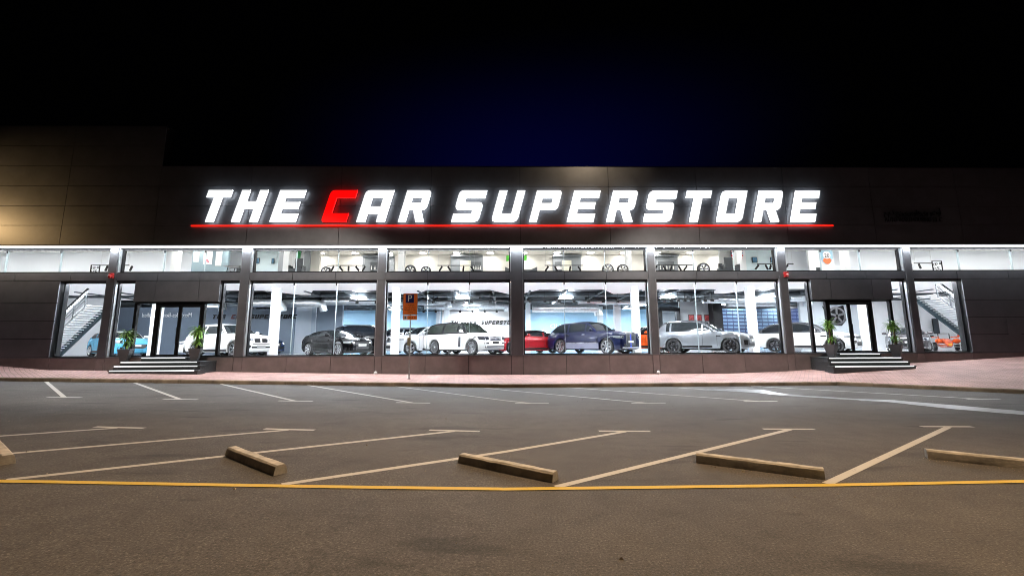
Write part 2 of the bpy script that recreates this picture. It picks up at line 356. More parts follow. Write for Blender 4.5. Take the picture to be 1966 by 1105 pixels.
# ------------------------------------------------------------------ lettering
def rpoly(pts, n=4):
    out = []; k = len(pts)
    for i in range(k):
        p = pts[i]; r = p[2] if len(p) > 2 else 0; q = Vector(p[:2])
        if r <= 0: out.append((q.x, q.y)); continue
        a = (Vector(pts[i-1][:2])-q).normalized()*r+q; b = (Vector(pts[(i+1) % k][:2])-q).normalized()*r+q
        for j in range(n+1):
            t = j/n; v = a*(1-t)**2+q*2*t*(1-t)+b*t*t; out.append((v.x, v.y))
    return out
s_, h_ = .31, .225
LET = {
 'T': [[(0, 1), (0, 1-h_), (.33, 1-h_), (.33, 0), (.67, 0), (.67, 1-h_), (1, 1-h_), (1, 1)]],
 'H': [[(0, 0), (s_, 0), (s_, .40), (1-s_, .40), (1-s_, 0), (1, 0), (1, 1), (1-s_, 1), (1-s_, .64), (s_, .64), (s_, 1), (0, 1)]],
 'E': [[(0, 0), (1, 0), (1, .25), (s_, .25), (s_, .41), (.92, .41), (.92, .62), (s_, .62), (s_, .76), (1, .76), (1, 1), (0, 1)]],
 'C': [[(0, 0, .08), (.97, 0), (.97, .26), (s_, .26), (s_, .75), (1.03, .75), (1.03, 1), (0, 1, .16)]],
 'A': [[(0, 0), (s_, 0), (s_, .26), (1-s_, .26), (1-s_, 0), (1, 0), (1, 1), (0, 1, .16)], [(s_, .48), (s_, .76), (1-s_, .76), (1-s_, .48)]],
 'R': [[(0, 0), (s_, 0), (s_, .38), (.46, .38), (.70, 0), (1.04, 0), (.80, .38), (1, .38, .14), (1, 1, .14), (0, 1)], [(s_, .60), (s_, .76), (.70, .76), (.70, .60)]],
 'S': [[(0, 0), (1, 0, .16), (1, .62, .16), (s_, .62), (s_, .75), (1.02, .75), (1.02, 1), (0, 1, .16), (0, .38, .16), (.66, .38), (.66, .25), (0, .25)]],
 'U': [[(0, 0, .16), (1, 0, .16), (1, 1), (1-s_, 1), (1-s_, .25), (s_, .25), (s_, 1), (0, 1)]],
 'P': [[(0, 0), (s_, 0), (s_, .38), (1, .38, .16), (1, 1, .14), (0, 1)], [(s_, .59), (s_, .75), (.70, .75), (.70, .59)]],
 'O': [[(0, 0), (1, 0, .16), (1, 1), (0, 1, .16)], [(s_, .25), (s_, .76), (1-s_, .76), (1-s_, .25)]],
}
def curve_mesh(name, loops, y0, y1, mt):
    """closed outlines (with holes) in x,z turned into a solid between y0 and y1"""
    cu = bpy.data.curves.new('outline', 'CURVE'); cu.dimensions = '2D'; cu.fill_mode = 'BOTH'; cu.extrude = abs(y1-y0)/2
    for lp in loops:
        sp = cu.splines.new('POLY'); sp.points.add(len(lp)-1); sp.use_cyclic_u = True
        for q, p in zip(sp.points, lp): q.co = (p[0], p[1], 0, 1)
    o = bpy.data.objects.new('outline', cu); COL.objects.link(o)
    me = bpy.data.meshes.new_from_object(o.evaluated_get(bpy.context.evaluated_depsgraph_get()))
    bpy.data.objects.remove(o); bpy.data.curves.remove(cu)
    me.transform(Matrix.Translation((0, (y0+y1)/2, 0)) @ Matrix.Rotation(R(90), 4, 'X')); me.name = name
    me.materials.clear(); me.materials.append(mt)
    return me
def letter_mesh(ch, x, z, w, h, shear, y0, y1, mt, side=None):
    loops = [[(x+px*w+shear*(pz_-1)*h, z+pz_*h) for px, pz_ in rpoly(lp)] for lp in LET[ch]]
    me = curve_mesh('letter', loops, y0, y1, mt)
    if side:
        me.materials.append(side)
        for f in me.polygons:
            if abs(f.normal.y) < .5: f.material_index = 1
    return me
def text_mesh(name, body, size, mt, depth=.01, align='CENTER'):
    cu = bpy.data.curves.new('text', 'FONT'); cu.body = body; cu.size = size; cu.extrude = depth/2; cu.align_x = align; cu.align_y = 'CENTER'; cu.resolution_u = 3
    o = bpy.data.objects.new('text', cu); COL.objects.link(o)
    me = bpy.data.meshes.new_from_object(o.evaluated_get(bpy.context.evaluated_depsgraph_get()))
    bpy.data.objects.remove(o); bpy.data.curves.remove(cu)
    me.transform(Matrix.Rotation(R(90), 4, 'X')); me.name = name; me.materials.clear(); me.materials.append(mt)
    return me
def put(name, me, loc, parent=None, sx=1):
    o = bpy.data.objects.new(name, me); link(o, parent); o.location = loc; o.scale = (sx, 1, 1); return o
# illuminated roof sign
YS0, YS1 = 19.60, 19.655
sign = thing('illuminated_sign', 'large lit sign reading THE CAR SUPERSTORE with a red C, on the dark fascia', 'sign', (W(983, 433, YS0)[0], YS0, W(983, 425, YS0)[1]))
so = sign.location
SZ0, SZ1 = W(983, 424.8, YS0)[1], W(983, 365.2, YS0)[1]
for ch, a, b in [('T', 400.7, 446.5), ('H', 465, 515), ('E', 538, 587.6), ('C', 636, 685), ('A', 703, 757), ('R', 782, 829), ('S', 883, 934.5), ('U', 958.8, 1008.7), ('P', 1031, 1080), ('E', 1103, 1153.7), ('R', 1178, 1226), ('S', 1248, 1300.6), ('T', 1320, 1367.5), ('O', 1387, 1435.5), ('R', 1458, 1504.6), ('E', 1528, 1574.9)]:
    xa, xb = W(a, 366, YS0)[0], W(b, 366, YS0)[0]
    red = ch == 'C'
    o = put('letter', letter_mesh(ch, xa-so.x, SZ0-so.z, xb-xa, SZ1-SZ0, .262, 0, YS1-YS0, SIGNR if red else SIGNW, SIDER if red else SIDEW), (0, 0, 0), sign)
    if red: tag(o, 'red lit letter C')
nb = MB(); za = W(983, 432.6, YS0)[1]-so.z
nb.bar((W(366, 432, YS0)[0]-so.x, .05, za), (W(1601, 432, YS0)[0]-so.x, .05, za), .042, 10)
o = nb.build('underline_bar', NEON, sign, sharp=40); tag(o, 'thin red neon bar under the letters')
# small dark company sign on the right of the fascia
def arabic(s): return s[::-1]
cs = thing('company_sign', 'small unlit dark lettering of a company name at the right end of the fascia', 'sign', (W(1752, 418, 19.73)[0], 19.70, W(1752, 418, 19.73)[1]))
DKL = mat('dark_letters', (.012, .012, .013), .5)
for body, dz, sz in (('AUTO WAREHOUSING L.L.C', -.12, .33), (arabic('\u0623\u0648\u062a\u0648 \u0648\u064a\u0631\u0647\u0627\u0648\u0633\u064a\u0646\u062c \u0630.\u0645.\u0645'), .26, .37)):
    me = text_mesh('lettering', body, sz, DKL, .03); wd = max(v.co.x for v in me.vertices)-min(v.co.x for v in me.vertices)
    o = put('lettering', me, (0, 0, dz), cs, sx=3.0/max(wd, .1))
# ------------------------------------------------------------------ building shell
B = thing('car_showroom', 'long dark bronze clad car showroom with two storeys of lit windows', 'building', (0, 20, 0))
def bp(mb, name, mt, parent=None, sharp=None, bevel=None):
    mb.v = [(x, y-20, z) for x, y, z in mb.v] if parent is None else mb.v
    return mb.build(name, mt, parent or B, sharp, bevel)
ZS, ZH, ZU0, ZU1 = 1.10, 4.78, 5.27, 6.46      # sill, head, upper sill, upper head
PIL = [(-19.78, -19.38), (-13.22, -12.80), (-6.40, -6.05), (.30, .87), (7.28, 7.63), (14.02, 14.40), (20.60, 20.97)]
G = .012
def panels(mb, xs, zs, y0, y1):
    for a, b in zip(xs, xs[1:]):
        for c, d in zip(zs, zs[1:]): mb.box(a+G, b-G, y0, y1, c+G, d-G)
# fascia
fs = MB(); xs = [-22.1+4.575*k for k in range(-3, 14)]; zs = [6.60, 7.60, 8.60, 9.66, 10.72]
panels(fs, xs, zs, 19.75, 19.79)
bp(fs, 'fascia', CLAD)
tw = MB(); panels(tw, [x for x in xs if x < -17], [10.72, 11.8, 12.9], 19.75, 19.79); bp(tw, 'parapet', CLAD)
fb = MB(); fb.box(-36, 38, 19.79, 20.3, 6.6, 10.70); fb.box(-36, -17.55, 19.79, 20.3, 10.70, 12.88); fb.box(-36, 38, 19.752, 20.3, 6.575, 6.598)
bp(fb, 'fascia_backing', JOINT)
cp = MB(); cp.box(-17.5, 38, 19.745, 20.35, 10.72, 10.75); cp.box(-36, -17.5, 19.745, 20.35, 12.9, 12.93); bp(cp, 'roof_edge', FRAME)
# LED line under the fascia
ld = MB(); ld.box(-35, 37, 19.765, 19.85, 6.478, 6.492); lo_ = bp(ld, 'led_strip', mat('led_soffit', (1, 1, 1), emit=42, ecol=(.90, .95, 1))); lo_['label'] = 'continuous white light line under the fascia'
ld = MB(); ld.box(-35, 37, 19.755, 19.86, 6.494, 6.572); bp(ld, 'led_housing', mat('led_diffuser', (.8, .8, .8), emit=.42, ecol=(.93, .96, 1)))
# head beam above upper windows, band, plinth
bk = MB(); bk.box(-36, 38, 20.06, 20.4, ZU1, 6.575); bk.box(-36, 38, 20.06, 20.4, ZH+.002, ZU0-.002)
bp(bk, 'spandrel_backing', JOINT)
bd = MB(); bx = [-36, -31.5, -27, -24.3, -21.6]
for (a, b), (c, d) in zip(PIL, PIL[1:]): bx += [a, b]+[b+(c-b)*k/3 for k in (1, 2)]
bx += [PIL[-1][0], PIL[-1][1], 23.3, 26, 29, 33, 38]
panels(bd, sorted(bx), [ZH+.06, ZU0-.02], 20.02, 20.06); bp(bd, 'spandrel_band', CLAD)
pl = MB(); bx2 = [-36, -31, -26.5, -22.0]
for (a, b), (c, d) in zip(PIL, PIL[1:]): bx2 += [a, b]+[b+(c-b)*k/3 for k in (1, 2)]
bx2 += [PIL[-1][0], PIL[-1][1], 23.4, 28, 33, 38]
panels(pl, sorted(bx2), [-.3, ZS-.03], 20.0, 20.04); bp(pl, 'plinth', CLADP)
pb = MB(); pb.box(-36, 38, 20.04, 20.5, -.4, ZS-.035); bp(pb, 'plinth_backing', JOINT)
sl = MB(); sl.box(-36, 38, 19.985, 20.5, ZS-.028, ZS); bp(sl, 'window_sill', GREYF)
# side walls beyond the glazing
sw = MB(); zz = [ZS+.005, 1.99, 2.86, 3.74, ZH+.055]
panels(sw, [-36, -31.5, -27, -22.05], zz, 20.0, 20.04); bp(sw, 'side_cladding', CLAD); sw = MB(); panels(sw, [23.47, 28, 33, 38], zz, 20.0, 20.04); bp(sw, 'side_cladding', CLAD)
sb = MB(); sb.box(-36, -22.07, 20.04, 20.5, ZS, ZH); bp(sb, 'side_wall_backing', JOINT); sb = MB(); sb.box(23.49, 38, 20.04, 20.5, ZS, ZH); bp(sb, 'side_wall_backing', JOINT)
hx = MB(); x, z = W(1946, 628, 20); hx.box(x-.32, x+.32, 19.985, 19.998, z-.42, z+.42); o = bp(hx, 'access_panel', CLAD)
# pillars
for a, b in PIL:
    q = MB()
    for c, d in zip([ZS+.005, 1.99, 2.86, 3.74, ZH+.055, ZU0-.02], [1.99, 2.86, 3.74, ZH+.055, ZU0-.02, 6.47]): q.box(a, b, 19.985, 20.42, c+.006, d-.006)
    q.box(a+.02, b-.02, 20.0, 20.40, ZS, 6.57)
    bp(q, 'pillar', CLAD)
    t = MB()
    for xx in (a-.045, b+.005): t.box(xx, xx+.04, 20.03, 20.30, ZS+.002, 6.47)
    bp(t, 'pillar_trim', mat('lit_side_pale', (.42, .45, .48), .4, .3))  # pale strips paint the window light on the pillar sides
# windows
def window(x0, x1, z0, z1, cuts=(), name='window', fin=True):
    y = .25
    g = MB(); e = [x0]+list(cuts)+[x1]
    for a, b in zip(e, e[1:]): g.add([(a+.006, y, z0), (b-.006, y, z0), (b-.006, y, z1), (a+.006, y, z1)], [(0, 1, 2, 3)])
    w = g.build(name, UPGLASS if z0 > 5 else GLASS, B, fix=False)
    f = MB(); t = .055
    f.box(x0, x0+t, y-.09, y+.06, z0, z1); f.box(x1-t, x1, y-.09, y+.06, z0, z1); f.box(x0+t, x1-t, y-.09, y+.06, z0, z0+.05); f.box(x0+t, x1-t, y-.09, y+.06, z1-.05, z1)
    f.build('frame', FRAME, w)
    if fin and cuts:
        for c in cuts:
            f = MB(); f.box(c-.006, c+.006, y+.01, y+.10, z0+.05, z1-.05); f.build('glass_fin', mat('fin_glass', (.40, .47, .50), .15), w)
            f = MB(); f.box(c-.03, c+.03, y-.03, y+.02, z1-.16, z1-.05); f.build('fin_clip', FRAME, w)
    return w
def thirds(a, b): return [a+(b-a)/3, a+(b-a)*2/3]
window(-21.98, -19.83, ZS+.004, ZH, ()); window(21.02, 23.42, ZS+.004, ZH, ())
for (a, b), (c, d) in list(zip(PIL, PIL[1:]))[1:5]: window(b+.05, c-.05, ZS+.004, ZH, thirds(b, c))
E0 = (-18.36, -14.18); E1 = (15.56, 19.76)
window(-19.33, E0[0], ZS+.004, ZH); window(E0[1], -13.27, ZS+.004, ZH); window(14.45, E1[0], ZS+.004, ZH); window(E1[1], 20.55, ZS+.004, ZH)
ux = [-36]+[q for p_ in PIL for q in p_]+[38]
for a, b in zip(ux[::2], ux[1::2]): window(a+.05, b-.05, ZU0, ZU1, thirds(a, b) if b-a < 9 else [a+(b-a)*k/6 for k in range(1, 6)])
# entrances: overhead panel, side lights, double doors
for (a, b), dl, dr in ((E0, -17.22, -15.12), (E1, 16.52, 18.62)):
    q = MB(); zt = 3.78
    panels(q, [a, a+(b-a)*.245, a+(b-a)*.755, b], [zt, ZH+.055], 19.98, 20.02); bp(q, 'canopy_panel', CLAD)
    q = MB(); q.box(a, b, 20.02, 20.42, zt+.01, ZH+.04); q.box(a+.02, b-.02, 19.99, 20.3, zt-.03, zt-.001); bp(q, 'canopy_backing', FRAME)
    window(a+.02, dl-.1, ZS+.004, zt-.03); window(dr+.1, b-.02, ZS+.004, zt-.03)
    q = MB()
    for xx in (dl-.05, dr+.05): q.box(xx-.05, xx+.05, 20.12, 20.34, ZS+.003, zt-.03)
    q.box(dl, dr, 20.12, 20.34, zt-.17, zt-.032); bp(q, 'door_frame', FRAME)
    md = (dl+dr)/2
    for x0, x1, hs in ((dl+.003, md-.003, 1), (md+.003, dr-.003, -1)):
        d = MB(); y = .21; t = .075; z0, z1 = ZS+.01, zt-.175
        d.box(x0, x0+t, y-.03, y+.03, z0, z1); d.box(x1-t, x1, y-.03, y+.03, z0, z1); d.box(x0+t, x1-t, y-.03, y+.03, z0, z0+.1); d.box(x0+t, x1-t, y-.03, y+.03, z1-.08, z1)
        o = d.build('entrance_door', FRAME, B)
        gl = MB(); gl.add([(x0+t, y, z0+.1), (x1-t, y, z0+.1), (x1-t, y, z1-.08), (x0+t, y, z1-.08)], [(0, 1, 2, 3)]); gl.build('pane', GLASS, o, fix=False)
        hd = MB(); xx = x1-t/2 if hs > 0 else x0+t/2; hd.bar((xx, y-.075, 1.75), (xx, y-.075, 2.55), .016); hd.bar((xx, y-.075, 1.82), (xx, y-.02, 1.82), .012); hd.bar((xx, y-.075, 2.48), (xx, y-.02, 2.48), .012); hd.build('handle', FRAME, o, sharp=40)
# ------------------------------------------------------------------ interior
YB = 40
fl = MB(); fl.box(-35, 37, 20.5, YB, .9, 1.06); bp(fl, 'showroom_floor', FLOORM)
rw = MB(); rw.box(-35, 37, YB, YB+.2, .9, 10.6); rw.box(-35.2, -35, 20.5, YB, .9, 10.6); rw.box(37, 37.2, 20.5, YB, .9, 10.6); bp(rw, 'outer_wall', WHITEW)
rf = MB(); rf.box(-35.2, 37.2, 20.36, YB+.2, 10.4, 10.6); bp(rf, 'roof', DARKC)
cl = MB(); cl.box(-35, 37, 24, YB, 5.02, 5.06); bp(cl, 'dark_ceiling', DARKC)
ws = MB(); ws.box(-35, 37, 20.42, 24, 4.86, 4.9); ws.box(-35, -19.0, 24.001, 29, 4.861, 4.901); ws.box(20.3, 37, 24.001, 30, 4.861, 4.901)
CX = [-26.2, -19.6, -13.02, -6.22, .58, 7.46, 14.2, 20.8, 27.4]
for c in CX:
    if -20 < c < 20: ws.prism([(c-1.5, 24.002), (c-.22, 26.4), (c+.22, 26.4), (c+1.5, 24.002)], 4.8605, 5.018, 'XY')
o = bp(ws, 'white_soffit', mat('soffit_added_glow', (.84, .84, .86), .6, emit=.22, ecol=(.95, .95, 1))); o['label'] = 'white soffit behind the glass with a glow added to brighten it'  # emission added to brighten the soffit, which is no lamp
us = MB(); us.box(-35, 37, 20.42, YB, 5.08, 5.262); bp(us, 'upper_floor', WHITEW)
uc = MB(); uc.box(-35, 37, 20.42, 27, 7.7, 7.76); bp(uc, 'upper_ceiling', CREAM)
uw = MB(); uw.box(-15.4, 19.2, 27, 27.15, 5.262, 7.7); bp(uw, 'upper_back_wall', CREAM)
for x0_, x1_ in ((-35, -13.4), (17.2, 37)): uw = MB(); uw.box(x0_, x1_, 26, 26.15, 5.262, 7.7); bp(uw, 'upper_side_wall', mat('cool_white_wall', (.74, .78, .84), .6))
for c in CX:
    q = MB(); q.box(c-.19, c+.19, 22.72, 23.1, 1.06, 4.86); q.box(c-.20, c+.20, 22.71, 23.11, 2.0, 2.03); bp(q, 'white_column', WHITEW)
    if c > -21 and c < 21 and c != .58:
        q = MB(); q.box(c-.17, c+.17, 23.6, 23.94, 5.262, 7.7); bp(q, 'upper_column', WHITEW)
# rear walls of the showroom floor
def wall(x0, x1, y0, y1, z1, mt, name, z0=1.06): q = MB(); q.box(x0, x1, y0, y1, z0, z1); return bp(q, name, mt)
xl, xr = WX(236, 29), WX(640, 29)
wall(-34.9, WX(224, 27), 27, 27.2, 4.85, WHITEW, 'white_partition'); wall(WX(205, 29), WX(566, 29), 29, 29.2, 4.35, GREYW, 'grey_partition'); wall(WX(608, 30), WX(658, 30), 30, 30.2, 4.6, GREYW, 'grey_partition'); wall(WX(566, 31), WX(612, 31), 31, 31.2, 4.9, WHITEW, 'white_partition')
wall(WX(655, 38), WX(848, 38), 38, 38.2, 5.0, BLUEW, 'blue_wall'); wall(WX(848, 36), WX(1006, 36), 36, 36.2, 5.0, mat('bright_wall', (.86, .87, .88), .6), 'white_partition')
wall(WX(1006, 38), WX(1262, 38), 38, 38.2, 5.0, BLUEW, 'blue_wall'); wall(WX(1305, 31), WX(1372, 31), 31, 31.2, 5.0, mat('pale_grey_wall', (.55, .58, .61), .6), 'grey_partition')
wall(WX(1536, 30), WX(1665, 30), 30, 30.2, 4.9, mat('mid_grey_wall', (.50, .54, .58), .55), 'grey_partition'); wall(WX(1668, 30), 36.9, 30, 30.2, 5.0, WHITEW, 'white_partition')
for px, wpx, Y in ((857, 9, 33), (1014, 9, 33), (1153, 9, 34), (1186, 12, 31), (841, 7, 35), (603, 8, 30.5)):
    x, w = WX(px, Y), wpx/770*Y/2; wall(x-w, x+w, Y, Y+.45, 5.0, mat('rear_column', (.62, .68, .74), .5), 'rear_column')
x = WX(1377, 30); wall(x-.35, x+.35, 29.9, 30.6, 5.0, BLACK, 'dark_column')
x = WX(1268, 30.5); q = MB(); xr2 = WX(1300, 30.5); q.box(x-.2, x+.1, 30.4, 30.7, 1.06, 4.3); q.box(xr2-.1, xr2+.2, 30.4, 30.7, 1.06, 4.3); q.box(x+.1, xr2-.1, 30.4, 30.7, 4.05, 4.3); bp(q, 'dark_portal', FRAME)
# shutter with lit gaps on the right
q = MB(); xa, xb = WX(1384, 33), WX(1540, 33)
for k in range(28): z = 1.2+k*.115; q.box(xa, xb, 32.95, 32.99, z, z+(.095 if k > 9 else .068))
for k in range(15): x = xa+(xb-xa)*k/14; q.box(x-.02, x+.02, 32.995, 33.03, 1.1, 4.4)
bp(q, 'slatted_shutter', slat_mat()); wall(xa, xb, 34.6, 34.8, 5.0, BLUEW, 'white_partition')
q = MB(); q.box(xa-.1, xb+.1, 32.7, 33.1, 4.42, 4.75); bp(q, 'shutter_box', FRAME)
# ceiling services: ducts, beams, tray lines
q = MB()
for k, yy in enumerate((26.2, 29.5, 33.5, 36.5)): q.box(-30, 32, yy, yy+.18, 4.72, 5.0)
for c in np.arange(-28, 32, 2.27): q.box(c-.06, c+.06, 24.2, 38, 4.80, 5.0)
bp(q, 'ceiling_beam', mat('steel_beam', (.045, .055, .065), .5, .4))
def duct(pts, r, name='air_duct'):
    q = MB(); n = 14; v = [Vector(p_) for p_ in pts]; pp, rr = [], []
    for a, b in zip(v, v[1:]):
        m_ = max(2, int((b-a).length/.16))
        for i in range(m_): pp.append(a+(b-a)*i/m_); rr.append(r*(1.06 if (len(pp) % 5) == 0 else 1))
    pp.append(v[-1]); rr.append(r); q.tube(pp, rr, n); return bp(q, name, DUCT, sharp=50)
for (px0, px1, py, Y, r) in ((340, 425, 580, 26, .24), (470, 540, 582, 25.6, .26), (545, 620, 582, 26.5, .24), (620, 735, 578, 28, .27), (735, 860, 578, 31, .3), (815, 975, 586, 33, .3), (1022, 1150, 592, 30, .3), (1110, 1250, 578, 30, .26), (1350, 1500, 575, 27, .25), (1514, 1555, 572, 27, .25), (1000, 1225, 572, 36, .3)):
    a, b = W(px0, py, Y), W(px1, py, Y); z = (a[1]+b[1])/2
    duct([(a[0], Y, z), (b[0]-.5, Y, z), (b[0]-.1, Y+.15, z-.05), (b[0], Y+.2, z-.5)], r)
for (px0, px1, py, Y, r) in ((745, 975, 563, 27.5, .16), (1010, 1245, 564, 28.5, .16), (1270, 1420, 566, 28, .18), (480, 720, 566, 30, .18), (1395, 1500, 583, 29, .22)):
    a, b = W(px0, py, Y), W(px1, py, Y); z = (a[1]+b[1])/2; duct([(a[0], Y, z), (b[0], Y, z)], r)
q = MB()
for (px0, px1, py, Y) in ((670, 975, 577, 26), (745, 975, 569, 29), (1006, 1240, 576, 26), (1270, 1380, 574, 26), (470, 530, 588, 26), (1006, 1250, 569, 31), (780, 975, 596, 34)):
    a, b = W(px0, py, Y), W(px1, py, Y); z = (a[1]+b[1])/2; q.box(a[0], b[0], Y, Y+.14, z-.03, z+.03)
    for t in np.arange(.05, 1, .12): x = a[0]+(b[0]-a[0])*t; q.box(x-.012, x+.012, Y+.05, Y+.074, z, 5.02); q.box(x-.09, x+.09, Y-.02, Y+.12, z-.16, z-.03)
bp(q, 'cable_tray', BLACK)
q = MB()
for px, Y in ((876, 28), (1106, 28), (650, 29), (1318, 28), (1560, 28), (420, 28)):
    x, z = W(px, 566, Y); q.box(x-.6, x+.6, Y, Y+.9, z-.35, z+.35)
bp(q, 'air_unit', mat('unit_grey', (.12, .15, .17), .5))
# staircases
def stairs(px_a, py_a, px_b, py_b, Y):
    """a = foot, b = head (photo survey of the dark far stringer)"""
    xa, za = W(px_a, py_a, Y); xb, zb = W(px_b, py_b, Y); sg = 1 if xb > xa else -1
    st = MB(); st.sbar((xa, Y-20, za-.08), (xb, Y-20, zb-.08), .07, .36)
    stg = st.build('staircase', mat('stair_steel', (.05, .075, .09), .4, .5), B)
    st = MB(); st.sbar((xa, Y-21.1, za+.05), (xb, Y-21.1, zb+.05), .03, .05); st.build('stringer', STEEL, stg)
    n = 21; TW = mat('stair_white', (.85, .86, .87), .4)
    for i in range(n+1):
        t = i/n; x = xa+(xb-xa)*t; z = za+(zb-za)*t; tr = MB()
        tr.box(x-.15, x+.15, Y-21.08, Y-20.04, z+.06, z+.10); tr.build('tread', TW, stg)
    rl = MB(); hr = MB(); d = Vector((xb-xa, 0, zb-za)); yy = Y-21.1
    hr.bar((xa, yy, za+1.0), (xb, yy, zb+1.0), .05, 6)
    for h in (.45, .62): rl.bar((xa, yy, za+h), (xb, yy, zb+h), .014, 6)
    for t in (.02, .26, .5, .74, .98): x, z = xa+d.x*t, za+d.z*t; rl.bar((x, yy, z), (x, yy, z+1.0), .026, 6)
    hr.build('handrail', BLACK, stg); rl.build('balustrade', mat('stair_dark_rail', (.10, .11, .12), .35, .6), stg)
    dots = MB()
    for i in range(24): t = (i+.5)/24; x, z = xa+d.x*t, za+d.z*t+.84; dots.lathe([(0, -.012), (.075, -.012), (.075, .012), (0, .012)], 10, 'Y', (x, yy, z))
    dots.build('rail_disc', WHITEW, stg)
stairs(106, 684, 203, 592, 23.2); stairs(1866, 652, 1760, 572, 23.2)
# ------------------------------------------------------------------ showroom lamps, with added ones among them
LEDP = mat('led_panel', (1, 1, 1), emit=82, ecol=(.89, .945, 1)); LEDU = mat('downlight_lens', (1, .97, .9), emit=36, ecol=(1, .96, .91))
pn = MB(); pn.box(-.42, .42, -.42, .42, -.02, .0); me_l = pn.mesh('lens', LEDP); pn = MB()
for a in ((-.46, .46, -.46, -.42), (-.46, .46, .42, .46), (-.46, -.42, -.42, .42), (.42, .46, -.42, .42)): pn.box(*a, -.03, .0)
me_f = pn.mesh('frame', WHITEW)
pn = MB(); pn.box(-1.05, 1.05, -.07, .07, -.05, 0); me_sl = pn.mesh('lens', LEDP); pn = MB()
for a in ((-1.08, -1.05, -.08, .08), (1.05, 1.08, -.08, .08)): pn.box(*a, -.056, 0)
me_sf = pn.mesh('frame', WHITEW)
def panel_light(x, y, z, lab, grp):
    t = thing('ceiling_light', lab, 'ceiling light', (x, y, z), 0, grp); put('lens', me_l, (0, 0, 0), t); put('frame', me_f, (0, 0, 0), t)
for c, d in zip(CX, CX[1:]):
    for k in range(3):
        t = thing('ceiling_light', 'long narrow LED light added out of sight behind the ground floor window head', 'ceiling light', (c+(d-c)*(k+.5)/3, 20.56, 4.858), 0, 'added soffit strip lights'); put('lens', me_sl, (0, 0, 0), t); put('frame', me_sf, (0, 0, 0), t)  # strip lights added to brighten the ground floor, hidden by the window head
    for y in ((31.5, 35) if c < -13.5 else (26.4, 31.5, 35)): panel_light((c+d)/2, y, 4.66, 'square LED panel hung between the ducts under the dark ceiling', 'hung panels')
for px in (1420, 1500): panel_light(WX(px, 33.9), 33.9, 4.95, 'square LED panel added behind the slatted shutter to light its gaps', 'added panels behind the shutter')  # added to brighten the wall behind the slats
q = MB(); q.lathe([(0, -.015), (.22, -.015), (.22, 0), (0, 0)], 20); me_d = q.mesh('lens', LEDU, 40); q = MB(); q.lathe([(.22, -.03), (.27, -.03), (.27, 0), (.22, 0)], 20, close=True); me_r = q.mesh('trim', WHITEW, 40)
for i in range(31):
    x = -33.0+i*2.25
    for y in ((22.4, 26.35) if -13 < x < 16.6 else (22.4, 23.9)):  # end bays: second row added to brighten their walls
        t = thing('ceiling_light', 'round downlight in the cream ceiling of the upper floor', 'ceiling light', (x+(.5 if y > 23 else 0), y, 7.699), 0, 'upper floor downlights'); put('lens', me_d, (0, 0, 0), t); put('trim', me_r, (0, 0, 0), t)
# ------------------------------------------------------------------ cars
def paint(name, col, metal=0, rough=.25): return mat(name, col, rough, metal, coat=.35, spec=.3)
def wheel_meshes(R_, rimr, w, spokes, rimmat, style, key):
    t = MB(); t.lathe([(rimr, -w/2+.01), (rimr+.02, -w/2), (R_-.03, -w/2), (R_, -w/2+.04), (R_, w/2-.04), (R_-.03, w/2), (rimr+.02, w/2), (rimr, w/2-.01)], 32, 'Y', close=True)
    r = MB(); f = -w/2+.012
    r.lathe([(rimr+.006, f-.004), (rimr-.02, f-.004), (rimr-.035, f+.05), (rimr-.035, w/2-.02), (rimr+.004, w/2-.02)], 32, 'Y')
    r.lathe([(0, f-.0), (.055, f+.0), (.07, f+.03), (.07, f+.06)], 16, 'Y')
    for k in range(spokes):
        a = 2*math.pi*k/spokes
        wd = (.05 if spokes < 12 else .018)
        offs = (-.11, .11) if style == 'double' else (0,)
        for o in offs:
            p0 = Vector((.05*math.cos(a), f+.03, .05*math.sin(a))); p1 = Vector(((rimr-.02)*math.cos(a+o), f+.012, (rimr-.02)*math.sin(a+o)))
            u = (p1-p0).normalized(); n = Vector((-u.z, 0, u.x))*wd*(.55 if style == 'double' else 1)/1
            vs = [p0-n*.8, p0+n*.8, p1+n, p1-n]; vs += [v+Vector((0, .035, 0)) for v in vs]
            r.add(vs, [(0, 1, 2, 3), (7, 6, 5, 4), (0, 4, 5, 1), (1, 5, 6, 2), (2, 6, 7, 3), (3, 7, 4, 0)])
    b = MB(); b.lathe([(0, f+.1), (rimr*.72, f+.1), (rimr*.72, f+.12), (0, f+.12)], 24, 'Y')
    return t.mesh('tyre', RUBBER, 40), r.mesh('rim', rimmat, 35), b.mesh('brake_disc', mat('brake_disc', (.18, .18, .19), .4, .8), 40)
def interp(pts, x): return float(np.interp(x, [p[0] for p in pts], [p[1] for p in pts]))
